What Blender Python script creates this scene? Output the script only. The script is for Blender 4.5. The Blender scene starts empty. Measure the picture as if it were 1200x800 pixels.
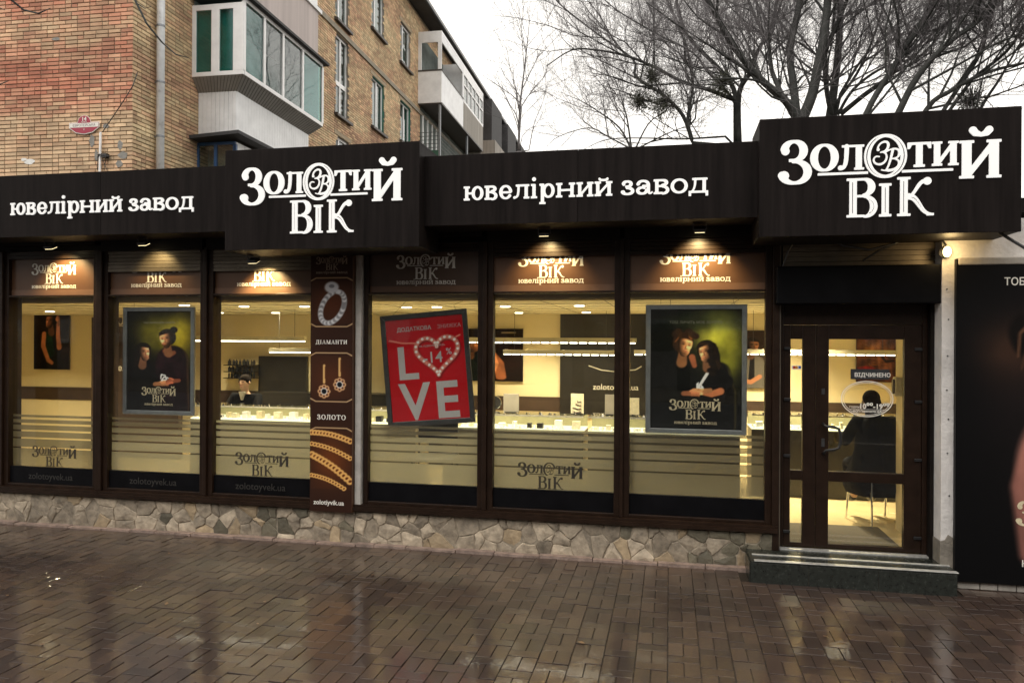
import bpy, math, random
import numpy as np
from mathutils import Vector, Matrix

random.seed(7)
rng = np.random.RandomState(7)
S = bpy.context.scene
COL = S.collection

# ---------------------------------------------------------------- camera
F = 890.0
TH = math.radians(11.74)
RO = math.radians(0.3)
_c, _s = math.cos(TH), math.sin(TH)
_R0, _U0, FW = Vector((_c, _s, 0)), Vector((0, 0, 1)), Vector((-_s, _c, 0))
RT = _R0 * math.cos(RO) + _U0 * math.sin(RO)
UP = _U0 * math.cos(RO) - _R0 * math.sin(RO)
EYE = Vector((0, 0, 2.0))
cam_d = bpy.data.cameras.new('camera')
cam_d.sensor_width = 36
cam_d.lens = F / 1200 * 36
cam_d.clip_end = 3000
cam_d.clip_start = 0.05
cam = bpy.data.objects.new('camera', cam_d)
COL.objects.link(cam)
cam.matrix_world = Matrix(((RT.x, UP.x, -FW.x, EYE.x), (RT.y, UP.y, -FW.y, EYE.y), (RT.z, UP.z, -FW.z, EYE.z), (0, 0, 0, 1)))
S.camera = cam

# ---------------------------------------------------------------- light
SUN_EL, SUN_AZ = math.radians(48), math.radians(200)
w = bpy.data.worlds.new('World')
S.world = w
w.use_nodes = True
nt = w.node_tree
nt.nodes.clear()
sky = nt.nodes.new('ShaderNodeTexSky')
sky.sky_type = 'NISHITA'
sky.sun_disc = False
sky.sun_elevation = SUN_EL
sky.sun_rotation = SUN_AZ
sky.air_density = 1.0
sky.dust_density = 6.0
mixc = nt.nodes.new('ShaderNodeMix')
mixc.data_type = 'RGBA'
mixc.inputs[0].default_value = 0.88
mixc.inputs[7].default_value = (14.2, 13.5, 12.5, 1)      # even overcast cloud
nt.links.new(sky.outputs[0], mixc.inputs[6])
bg = nt.nodes.new('ShaderNodeBackground')
bg.inputs[1].default_value = 0.1
nt.links.new(mixc.outputs[2], bg.inputs[0])
wo = nt.nodes.new('ShaderNodeOutputWorld')
nt.links.new(bg.outputs[0], wo.inputs[0])
sl = bpy.data.lights.new('sun', 'SUN')
sl.energy = 0.7
sl.angle = math.radians(25)
sl.color = (1.0, 0.97, 0.93)
so = bpy.data.objects.new('sun', sl)
COL.objects.link(so)
# direction to the sun (Blender sky: rotation measured from +Y, clockwise)
sd = Vector((math.sin(SUN_AZ) * math.cos(SUN_EL), math.cos(SUN_AZ) * math.cos(SUN_EL), math.sin(SUN_EL)))
so.rotation_euler = sd.to_track_quat('Z', 'Y').to_euler()
S.view_settings.view_transform = 'Standard'
S.view_settings.look = 'None'
S.view_settings.gamma = 1
S.view_settings.exposure = 0.36
S.render.engine = 'CYCLES'
S.cycles.use_denoising = True
S.cycles.max_bounces = 8
S.cycles.transparent_max_bounces = 12
S.cycles.sample_clamp_indirect = 4
S.cycles.caustics_reflective = False
S.cycles.caustics_refractive = False


# ---------------------------------------------------------------- survey helpers (lines of sight onto real planes)
def ray(x, y):
    return FW + RT * ((x - 600) / F) + UP * ((400 - y) / F)


def PX(x, y, Y):
    d = ray(x, y)
    t = Y / d.y
    return d.x * t, 2 + d.z * t


# ---------------------------------------------------------------- materials
MATS = {}


def lin(c):
    return tuple(((v / 12.92) if v <= 0.04045 else ((v + 0.055) / 1.055) ** 2.4) for v in c)


def mk(name):
    m = bpy.data.materials.new(name)
    m.use_nodes = True
    n = m.node_tree
    return m, n, n.nodes['Principled BSDF']


def mat(name, col, rough=0.6, metal=0.0, var=0.15, scale=6.0, bump=0.0, bscale=60.0, rvar=0.1, emit=None, estr=0, rand=0.0, spec=0.5, streak=False):
    """principled surface with noise-broken colour, roughness and fine relief"""
    if name in MATS:
        return MATS[name]
    m, n, p = mk(name)
    L, N = n.links, n.nodes
    tc = N.new('ShaderNodeTexCoord')
    geo = N.new('ShaderNodeNewGeometry')
    src = geo.outputs['Position']
    if streak:
        mp = N.new('ShaderNodeMapping')
        mp.inputs['Scale'].default_value = (1, 1, 0.06)
        L.new(src, mp.inputs[0])
        src = mp.outputs[0]
    nz = N.new('ShaderNodeTexNoise')
    nz.inputs['Scale'].default_value = scale
    nz.inputs['Detail'].default_value = 6
    nz.inputs['Roughness'].default_value = 0.65
    L.new(src, nz.inputs['Vector'])
    mr = N.new('ShaderNodeMapRange')
    mr.inputs[1].default_value = 0.3
    mr.inputs[2].default_value = 0.7
    mr.inputs[3].default_value = 1 - var
    mr.inputs[4].default_value = 1 + var
    L.new(nz.outputs[0], mr.inputs[0])
    hs = N.new('ShaderNodeHueSaturation')
    hs.inputs['Color'].default_value = (*col, 1)
    L.new(mr.outputs[0], hs.inputs['Value'])
    if rand:
        oi = N.new('ShaderNodeObjectInfo')
        ad = N.new('ShaderNodeMath')
        ad.operation = 'ADD'
        L.new(oi.outputs['Random'], ad.inputs[0])
        L.new(geo.outputs['Random Per Island'], ad.inputs[1])
        fr = N.new('ShaderNodeMath')
        fr.operation = 'FRACT'
        L.new(ad.outputs[0], fr.inputs[0])
        m2 = N.new('ShaderNodeMapRange')
        m2.inputs[3].default_value = 1 - rand
        m2.inputs[4].default_value = 1 + rand
        L.new(fr.outputs[0], m2.inputs[0])
        mu = N.new('ShaderNodeMath')
        mu.operation = 'MULTIPLY'
        L.new(mr.outputs[0], mu.inputs[0])
        L.new(m2.outputs[0], mu.inputs[1])
        L.new(mu.outputs[0], hs.inputs['Value'])
    L.new(hs.outputs[0], p.inputs['Base Color'])
    r2 = N.new('ShaderNodeMapRange')
    r2.inputs[3].default_value = max(0.02, rough - rvar)
    r2.inputs[4].default_value = min(1, rough + rvar)
    L.new(nz.outputs[0], r2.inputs[0])
    L.new(r2.outputs[0], p.inputs['Roughness'])
    p.inputs['Metallic'].default_value = metal
    p.inputs['Specular IOR Level'].default_value = spec
    if bump:
        nb = N.new('ShaderNodeTexNoise')
        nb.inputs['Scale'].default_value = bscale
        nb.inputs['Detail'].default_value = 5
        L.new(geo.outputs['Position'], nb.inputs['Vector'])
        b = N.new('ShaderNodeBump')
        b.inputs['Strength'].default_value = bump
        b.inputs['Distance'].default_value = 0.01
        L.new(nb.outputs[0], b.inputs['Height'])
        L.new(b.outputs[0], p.inputs['Normal'])
    if emit:
        p.inputs['Emission Color'].default_value = (*emit, 1)
        p.inputs['Emission Strength'].default_value = estr
    MATS[name] = m
    return m


def brick_mat(name, yellow, red, dark, split_z=None):
    m, n, p = mk(name)
    L, N = n.links, n.nodes
    geo = N.new('ShaderNodeNewGeometry')
    oi = N.new('ShaderNodeObjectInfo')
    ad = N.new('ShaderNodeMath'); ad.operation = 'ADD'
    L.new(oi.outputs['Random'], ad.inputs[0]); L.new(geo.outputs['Random Per Island'], ad.inputs[1])
    fr = N.new('ShaderNodeMath'); fr.operation = 'FRACT'
    L.new(ad.outputs[0], fr.inputs[0])
    nz = N.new('ShaderNodeTexNoise'); nz.inputs['Scale'].default_value = 0.55; nz.inputs['Detail'].default_value = 3
    mp = N.new('ShaderNodeMapping'); mp.inputs['Scale'].default_value = (0.7, 0.7, 1.9); mp.inputs['Location'].default_value = (3.1, 0.4, 0.25)
    L.new(geo.outputs['Position'], mp.inputs[0]); L.new(mp.outputs[0], nz.inputs['Vector'])
    # how red a brick is: large drifts over the wall plus the brick's own firing
    a1 = N.new('ShaderNodeMath'); a1.operation = 'MULTIPLY'; a1.inputs[1].default_value = 0.24
    L.new(fr.outputs[0], a1.inputs[0])
    a2 = N.new('ShaderNodeMath'); a2.operation = 'ADD'
    L.new(a1.outputs[0], a2.inputs[0]); L.new(nz.outputs[0], a2.inputs[1])
    if split_z is not None:
        sp = N.new('ShaderNodeSeparateXYZ'); L.new(geo.outputs['Position'], sp.inputs[0])
        mz = N.new('ShaderNodeMapRange'); mz.inputs[1].default_value = split_z - 0.12; mz.inputs[2].default_value = split_z + 0.12
        mz.inputs[3].default_value = -0.14; mz.inputs[4].default_value = 0.15
        L.new(sp.outputs[2], mz.inputs[0])
        a3 = N.new('ShaderNodeMath'); a3.operation = 'ADD'
        L.new(a2.outputs[0], a3.inputs[0]); L.new(mz.outputs[0], a3.inputs[1]); a2 = a3
    cr = N.new('ShaderNodeValToRGB')
    e = cr.color_ramp.elements
    e[0].position = 0.42; e[0].color = (*yellow, 1)
    e[1].position = 0.92; e[1].color = (*red, 1)
    k = e.new(0.62); k.color = (yellow[0] * .92, yellow[1] * .82, yellow[2] * .8, 1)
    k = e.new(0.74); k.color = ((yellow[0] + red[0]) / 2, (yellow[1] + red[1]) / 2 * .9, (yellow[2] + red[2]) / 2 * .9, 1)
    L.new(a2.outputs[0], cr.inputs[0])
    mv = N.new('ShaderNodeMath'); mv.operation = 'MULTIPLY'; mv.inputs[1].default_value = 7.31
    L.new(fr.outputs[0], mv.inputs[0])
    f2 = N.new('ShaderNodeMath'); f2.operation = 'FRACT'; L.new(mv.outputs[0], f2.inputs[0])
    mr = N.new('ShaderNodeMapRange'); mr.inputs[3].default_value = 0.72; mr.inputs[4].default_value = 1.2
    L.new(f2.outputs[0], mr.inputs[0])
    n2 = N.new('ShaderNodeTexNoise'); n2.inputs['Scale'].default_value = 1.3; n2.inputs['Detail'].default_value = 8; n2.inputs['Roughness'].default_value = 0.7
    L.new(geo.outputs['Position'], n2.inputs['Vector'])
    m3 = N.new('ShaderNodeMapRange'); m3.inputs[1].default_value = 0.35; m3.inputs[2].default_value = 0.62; m3.inputs[3].default_value = 0.74; m3.inputs[4].default_value = 1.1
    L.new(n2.outputs[0], m3.inputs[0])
    mm = N.new('ShaderNodeMath'); mm.operation = 'MULTIPLY'
    L.new(mr.outputs[0], mm.inputs[0]); L.new(m3.outputs[0], mm.inputs[1])
    hs = N.new('ShaderNodeHueSaturation')
    L.new(cr.outputs[0], hs.inputs['Color']); L.new(mm.outputs[0], hs.inputs['Value'])
    L.new(hs.outputs[0], p.inputs['Base Color'])
    p.inputs['Roughness'].default_value = 0.85
    nb = N.new('ShaderNodeTexNoise'); nb.inputs['Scale'].default_value = 45
    L.new(geo.outputs['Position'], nb.inputs['Vector'])
    b = N.new('ShaderNodeBump'); b.inputs['Strength'].default_value = 0.4; b.inputs['Distance'].default_value = 0.01
    L.new(nb.outputs[0], b.inputs['Height']); L.new(b.outputs[0], p.inputs['Normal'])
    MATS[name] = m
    return m


def paver_mat():
    m, n, p = mk('wet_paver')
    L, N = n.links, n.nodes
    geo = N.new('ShaderNodeNewGeometry'); oi = N.new('ShaderNodeObjectInfo')
    ad = N.new('ShaderNodeMath'); ad.operation = 'ADD'
    L.new(oi.outputs['Random'], ad.inputs[0]); L.new(geo.outputs['Random Per Island'], ad.inputs[1])
    fr = N.new('ShaderNodeMath'); fr.operation = 'FRACT'; L.new(ad.outputs[0], fr.inputs[0])
    cr = N.new('ShaderNodeValToRGB'); e = cr.color_ramp.elements
    e[0].position = 0; e[0].color = (0.054, 0.028, 0.019, 1)
    e[1].position = 1; e[1].color = (0.130, 0.074, 0.046, 1)
    k = e.new(0.35); k.color = (0.076, 0.039, 0.026, 1)
    k = e.new(0.7); k.color = (0.100, 0.056, 0.037, 1)
    L.new(fr.outputs[0], cr.inputs[0])
    n1 = N.new('ShaderNodeTexNoise'); n1.inputs['Scale'].default_value = 0.9; n1.inputs['Detail'].default_value = 7; n1.inputs['Roughness'].default_value = 0.62
    L.new(geo.outputs['Position'], n1.inputs['Vector'])
    n3 = N.new('ShaderNodeTexNoise'); n3.inputs['Scale'].default_value = 90; n3.inputs['Detail'].default_value = 4
    L.new(geo.outputs['Position'], n3.inputs['Vector'])
    m1 = N.new('ShaderNodeMapRange'); m1.inputs[1].default_value = 0.3; m1.inputs[2].default_value = 0.7; m1.inputs[3].default_value = 0.24; m1.inputs[4].default_value = 0.60
    L.new(n1.outputs[0], m1.inputs[0])
    m2 = N.new('ShaderNodeMapRange'); m2.inputs[1].default_value = 0.3; m2.inputs[2].default_value = 0.7; m2.inputs[3].default_value = 0.75; m2.inputs[4].default_value = 1.25
    L.new(n3.outputs[0], m2.inputs[0])
    mm = N.new('ShaderNodeMath'); mm.operation = 'MULTIPLY'; L.new(m1.outputs[0], mm.inputs[0]); L.new(m2.outputs[0], mm.inputs[1])
    hs = N.new('ShaderNodeHueSaturation'); L.new(cr.outputs[0], hs.inputs['Color']); L.new(mm.outputs[0], hs.inputs['Value'])
    L.new(hs.outputs[0], p.inputs['Base Color'])
    # standing water in the hollows: the film of water is a coat, the stone under it stays rough
    n2 = N.new('ShaderNodeTexNoise'); n2.inputs['Scale'].default_value = 0.62; n2.inputs['Detail'].default_value = 5; n2.inputs['Roughness'].default_value = 0.55
    mp = N.new('ShaderNodeMapping'); mp.inputs['Location'].default_value = (1.7, 5.2, 0); L.new(geo.outputs['Position'], mp.inputs[0]); L.new(mp.outputs[0], n2.inputs['Vector'])
    # water lies deeper away from the wall where the paving dips to the street
    sp = N.new('ShaderNodeSeparateXYZ'); L.new(geo.outputs['Position'], sp.inputs[0])
    my = N.new('ShaderNodeMapRange'); my.inputs[1].default_value = 5.0; my.inputs[2].default_value = 6.6; my.inputs[3].default_value = 0.10; my.inputs[4].default_value = -0.12
    L.new(sp.outputs[1], my.inputs[0])
    a = N.new('ShaderNodeMath'); a.operation = 'ADD'; L.new(n2.outputs[0], a.inputs[0]); L.new(my.outputs[0], a.inputs[1])
    wet = N.new('ShaderNodeMapRange'); wet.inputs[1].default_value = 0.40; wet.inputs[2].default_value = 0.58; wet.inputs[3].default_value = 0; wet.inputs[4].default_value = 1
    L.new(a.outputs[0], wet.inputs[0])
    ro = N.new('ShaderNodeMapRange'); ro.inputs[3].default_value = 0.27; ro.inputs[4].default_value = 0.05
    L.new(wet.outputs[0], ro.inputs[0])
    p.inputs['Roughness'].default_value = 0.6
    p.inputs['Coat Weight'].default_value = 1.0
    p.inputs['Coat IOR'].default_value = 1.5
    L.new(ro.outputs[0], p.inputs['Coat Roughness'])
    b = N.new('ShaderNodeBump'); b.inputs['Strength'].default_value = 0.35; b.inputs['Distance'].default_value = 0.004
    L.new(n3.outputs[0], b.inputs['Height']); L.new(b.outputs[0], p.inputs['Normal'])
    n4 = N.new('ShaderNodeTexNoise'); n4.inputs['Scale'].default_value = 22; n4.inputs['Detail'].default_value = 3
    L.new(geo.outputs['Position'], n4.inputs['Vector'])
    b2 = N.new('ShaderNodeBump'); b2.inputs['Strength'].default_value = 0.34; b2.inputs['Distance'].default_value = 0.004
    L.new(n4.outputs[0], b2.inputs['Height']); L.new(b2.outputs[0], p.inputs['Coat Normal'])
    MATS['wet_paver'] = m
    return m


def glass_mat(name, tint=(0.97, 0.98, 0.97), ior=1.5, rough=0.0, wob=0.0, film=0.0):
    m = bpy.data.materials.new(name)
    m.use_nodes = True
    n = m.node_tree; L, N = n.links, n.nodes
    N.clear()
    o = N.new('ShaderNodeOutputMaterial')
    t = N.new('ShaderNodeBsdfTransparent'); t.inputs[0].default_value = (*tint, 1)
    g = N.new('ShaderNodeBsdfGlossy'); g.inputs['Roughness'].default_value = rough
    f = N.new('ShaderNodeFresnel')
    gb_ = N.new('ShaderNodeNewGeometry'); mi = N.new('ShaderNodeMapRange')      # same reflectance from either side of the sheet
    mi.inputs[3].default_value = ior; mi.inputs[4].default_value = 1 / ior
    L.new(gb_.outputs['Backfacing'], mi.inputs[0]); L.new(mi.outputs[0], f.inputs[0])
    k = N.new('ShaderNodeMath'); k.operation = 'MULTIPLY'; k.inputs[1].default_value = 1.0
    L.new(f.outputs[0], k.inputs[0])
    mx = N.new('ShaderNodeMixShader')
    L.new(k.outputs[0], mx.inputs[0]); L.new(t.outputs[0], mx.inputs[1]); L.new(g.outputs[0], mx.inputs[2])
    if wob:
        nb = N.new('ShaderNodeTexNoise'); nb.inputs['Scale'].default_value = 1.6
        ge = N.new('ShaderNodeNewGeometry'); L.new(ge.outputs['Position'], nb.inputs['Vector'])
        b = N.new('ShaderNodeBump'); b.inputs['Strength'].default_value = wob; b.inputs['Distance'].default_value = 0.02
        L.new(nb.outputs[0], b.inputs['Height']); L.new(b.outputs[0], g.inputs['Normal'])
    L.new(mx.outputs[0], o.inputs[0])
    MATS[name] = m
    return m


def frost_mat():
    m = bpy.data.materials.new('frosted_film')
    m.use_nodes = True
    n = m.node_tree; L, N = n.links, n.nodes
    N.clear()
    o = N.new('ShaderNodeOutputMaterial')
    t = N.new('ShaderNodeBsdfTransparent'); t.inputs[0].default_value = (0.95, 0.95, 0.93, 1)
    tl = N.new('ShaderNodeBsdfTranslucent'); tl.inputs[0].default_value = (0.33, 0.32, 0.26, 1)
    df = N.new('ShaderNodeBsdfDiffuse'); df.inputs[0].default_value = (0.20, 0.20, 0.18, 1)
    a = N.new('ShaderNodeMixShader'); a.inputs[0].default_value = 0.35
    L.new(tl.outputs[0], a.inputs[1]); L.new(df.outputs[0], a.inputs[2])
    b = N.new('ShaderNodeMixShader'); b.inputs[0].default_value = 0.58
    L.new(t.outputs[0], b.inputs[1]); L.new(a.outputs[0], b.inputs[2])
    L.new(b.outputs[0], o.inputs[0])
    MATS['frosted_film'] = m
    return m


def print_mat(name='printed_poster', rough=0.35):
    m, n, p = mk(name)
    at = n.nodes.new('ShaderNodeAttribute'); at.attribute_name = 'ink'
    n.links.new(at.outputs['Color'], p.inputs['Base Color'])
    p.inputs['Roughness'].default_value = rough
    p.inputs['Specular IOR Level'].default_value = 0.12
    MATS[name] = m
    return m


def emis_mat(name, col, st):
    m = bpy.data.materials.new(name)
    m.use_nodes = True
    n = m.node_tree; n.nodes.clear()
    o = n.nodes.new('ShaderNodeOutputMaterial'); e = n.nodes.new('ShaderNodeEmission')
    e.inputs[0].default_value = (*col, 1); e.inputs[1].default_value = st
    n.links.new(e.outputs[0], o.inputs[0])
    MATS[name] = m
    return m


M_sign = mat('sign_black_metal', (0.011, 0.0085, 0.008), 0.5, 0, 0.5, 14, 0.05, 30, 0.12, streak=True, spec=.08)
M_letter = mat('letter_white_acrylic', (0.92, 0.92, 0.91), 0.35, 0, 0.02, emit=(1, 1, .98), estr=.22)  # backlit channel letters
M_frame = mat('frame_dark_brown', (0.017, 0.009, 0.0055), 0.38, 0, 0.3, 9, 0.05, 40, spec=.2)
M_dark = mat('dark_cladding', (0.008, 0.006, 0.005), 0.6, 0, 0.3, 7, 0.1, spec=.15)
M_blackpanel = mat('black_panel', (0.004, 0.004, 0.005), 0.4, 0, 0.3, spec=.1)
M_film = mat('brown_vinyl', (0.095, 0.045, 0.022), 0.4, 0, 0.15, 2)
M_filmlight = mat('brown_vinyl_edge', (0.14, 0.075, 0.045), 0.4, 0, 0.1)
M_vinylwhite = mat('white_vinyl', (0.78, 0.76, 0.70), 0.5, 0, 0.03)
M_vinylgrey = mat('grey_vinyl', (0.55, 0.53, 0.48), 0.5, 0, 0.1)
M_vinylblack = mat('black_vinyl', (0.02, 0.018, 0.015), 0.5, 0, 0.1)
M_gold = mat('pale_gold_print', (0.62, 0.54, 0.36), 0.4, 0, 0.25, 60)
M_slat = mat('grey_shutter_metal', (0.12, 0.10, 0.075), 0.42, 0.4, 0.25, 5, 0.05)
M_stone = mat('plinth_stone', (0.33, 0.275, 0.205), 0.75, 0, 0.5, 9, 0.9, 26, 0.1, rand=0.42)
M_stone2 = mat('plinth_stone_dark', (0.13, 0.115, 0.08), 0.7, 0, 0.3, 9, 0.9, 26, 0.1, rand=0.3)
M_stone3 = mat('plinth_stone_rust', (0.32, 0.245, 0.155), 0.75, 0, 0.3, 9, 0.9, 26, 0.1, rand=0.25)
M_mortar = mat('plinth_mortar', (0.27, 0.23, 0.175), 0.9, 0, 0.4, 12, 0.8, 40)
M_strip = mat('pinkish_kerb_mortar', (0.25, 0.185, 0.155), 0.7, 0, 0.4, 12, 0.8, 50)
M_granite = mat('wet_dark_granite', (0.018, 0.021, 0.018), 0.25, 0, 0.5, 40, 0.1, 90)
M_nosing = mat('worn_aluminium_nosing', (0.6, 0.6, 0.58), 0.4, 0.6, 0.25, 30)
M_plaster = mat('white_plaster', (0.66, 0.64, 0.62), 0.8, 0, 0.2, 3.5, 0.6, 30)
M_plasterbad = mat('bare_render', (0.20, 0.18, 0.15), 0.9, 0, 0.4, 8, 1.0, 25)
M_alu = mat('brushed_frame_grey', (0.23, 0.25, 0.27), 0.35, 0.5, 0.15, 20)
M_aluD = mat('frame_charcoal', (0.05, 0.05, 0.052), 0.35, 0.3, 0.3, 20)
M_red = mat('poster_red', (0.42, 0.008, 0.02), 0.35, 0, 0.05)
M_greyprint = mat('pale_grey_print', (0.52, 0.50, 0.50), 0.4, 0, 0.03)
M_cream = mat('cream_wall', (0.74, 0.64, 0.40), 0.7, 0, 0.05, 2, 0.05)
M_ceil = mat('ceiling_panels', (0.70, 0.64, 0.47), 0.8, 0, 0.05)
M_floorin = mat('shop_floor_tile', (0.62, 0.50, 0.28), 0.25, 0, 0.07, 3)
M_inblack = mat('interior_black', (0.014, 0.012, 0.010), 0.4, 0, 0.2)
M_inbrown = mat('interior_brown', (0.05, 0.03, 0.02), 0.45, 0, 0.2)
M_counter = mat('counter_panel', (0.035, 0.032, 0.024), 0.35, 0, 0.15)
M_mat = mat('grey_door_mat', (0.10, 0.085, 0.065), 0.95, 0, 0.2, 60, 0.6)
M_black = mat('black_plastic', (0.012, 0.012, 0.013), 0.4, 0, 0.1)
M_chrome = mat('chrome', (0.7, 0.7, 0.7), 0.15, 1.0, 0.05)
M_white = mat('white_paint', (0.78, 0.78, 0.76), 0.45, 0, 0.06, 5)
M_card = mat('display_card', (0.65, 0.6, 0.45), 0.5, 0, 0.2, 30)
M_cardgrey = mat('display_card_grey', (0.28, 0.26, 0.23), 0.5, 0, 0.1)
M_skin = mat('skin', (0.58, 0.38, 0.28), 0.5, 0, 0.08)
M_hair = mat('dark_hair', (0.010, 0.007, 0.006), 0.9, 0, 0.3, 60, spec=.08)
M_cloth = mat('dark_cloth', (0.008, 0.008, 0.010), 0.9, 0, 0.4, 14, 0.9, 16, spec=.1)
M_shirt = mat('white_cloth', (0.7, 0.68, 0.62), 0.8, 0, 0.1)
M_maroon = mat('maroon_enamel', (0.34, 0.022, 0.055), 0.3, 0, 0.05)
M_pipe = mat('galvanised_pipe', (0.80, 0.83, 0.86), 0.3, 0.1, 0.15, 6)
M_cable = mat('black_cable', (0.015, 0.015, 0.015), 0.5, 0, 0.1)
M_pvc = mat('white_pvc', (0.84, 0.84, 0.84), 0.35, 0, 0.08, 3)
M_siding = mat('white_siding', (0.80, 0.81, 0.82), 0.45, 0, 0.12, 2, 0.05)
M_sidgrey = mat('grey_soffit_board', (0.30, 0.29, 0.27), 0.6, 0, 0.15, 3)
M_pinkgrey = mat('pinkish_render', (0.50, 0.44, 0.42), 0.85, 0, 0.2, 2.5, 0.3, streak=True)
M_concrete = mat('weathered_concrete', (0.30, 0.28, 0.25), 0.9, 0, 0.35, 3, 0.6, 25, streak=True)
M_sillm = mat('dark_sill_metal', (0.05, 0.042, 0.038), 0.5, 0, 0.3, 9)
M_green = mat('green_reveal_paint', (0.02, 0.13, 0.09), 0.6, 0, 0.25, 5)
M_teal = mat('teal_paint', (0.08, 0.24, 0.25), 0.6, 0, 0.25, 5)
M_bluef = mat('blue_frame_paint', (0.03, 0.09, 0.22), 0.4, 0, 0.1)
M_roofdark = mat('dark_eave_board', (0.045, 0.045, 0.047), 0.8, 0, 0.3, 2)
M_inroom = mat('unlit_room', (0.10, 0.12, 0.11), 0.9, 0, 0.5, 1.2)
M_curtain = mat('net_curtain', (0.36, 0.40, 0.38), 0.9, 0, 0.45, 1.6, streak=True)
M_tealcur = mat('teal_blind', (0.12, 0.42, 0.38), 0.8, 0, 0.3, 1.6)
M_backing = mat('mortar_wall', (0.15, 0.115, 0.08), 0.9, 0, 0.3, 6, 0.5)
M_patch = mat('cement_patch', (0.26, 0.25, 0.23), 0.9, 0, 0.25, 9, 0.6)
M_patchw = mat('white_paint_patch', (0.72, 0.72, 0.70), 0.8, 0, 0.1)
M_bark = mat('wet_bark', (0.045, 0.047, 0.044), 0.85, 0, 0.45, 5, 0.8, 18)
M_twig = mat('bare_twigs', (0.15, 0.14, 0.145), 0.9, 0, 0.3, 3)
M_birch = mat('pale_bark', (0.15, 0.14, 0.14), 0.85, 0, 0.35, 6)
M_mist = mat('mistletoe_green', (0.11, 0.115, 0.085), 0.9, 0, 0.4, 6)
M_asph = mat('wet_asphalt', (0.045, 0.045, 0.046), 0.35, 0, 0.3, 2, 0.4, 60, 0.15)
M_joint = mat('joint_sand', (0.020, 0.015, 0.011), 0.6, 0, 0.3, 30, 0.5)
M_earth = mat('bare_earth', (0.07, 0.06, 0.045), 0.9, 0, 0.4, 0.5, 0.5)
M_pane = glass_mat('shop_glass', (0.96, 0.965, 0.945), 1.5, 0.0, 0.02)
M_aptglass = glass_mat('apartment_glass', (0.72, 0.78, 0.77), 1.9, 0.02, 0.08)
M_tealglass = glass_mat('teal_glass', (0.34, 0.72, 0.70), 1.9, 0.03, 0.08)
M_clear = glass_mat('clear_glass', (0.99, 0.99, 0.99), 1.22)
M_frost = frost_mat()
M_print = print_mat(rough=.55)
M_brick = brick_mat('end_wall_brick', (0.71, 0.515, 0.325), (0.52, 0.20, 0.125), 0.1, split_z=6.25)
M_brick2 = brick_mat('side_wall_brick', (0.68, 0.54, 0.33), (0.46, 0.26, 0.17), 0.1)
M_paver = paver_mat()
E_down = emis_mat('downlight_glow', (1.0, 0.90, 0.66), 9)
E_led = emis_mat('led_strip_glow', (1.0, 0.97, 0.80), 8)
E_case = emis_mat('showcase_glow', (1.0, 0.95, 0.55), 1.6)
E_bulb = emis_mat('bulb_glow', (1.0, 0.72, 0.30), 6)
E_spot = emis_mat('floodlight_glow', (1.0, 0.82, 0.45), 4)


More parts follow.
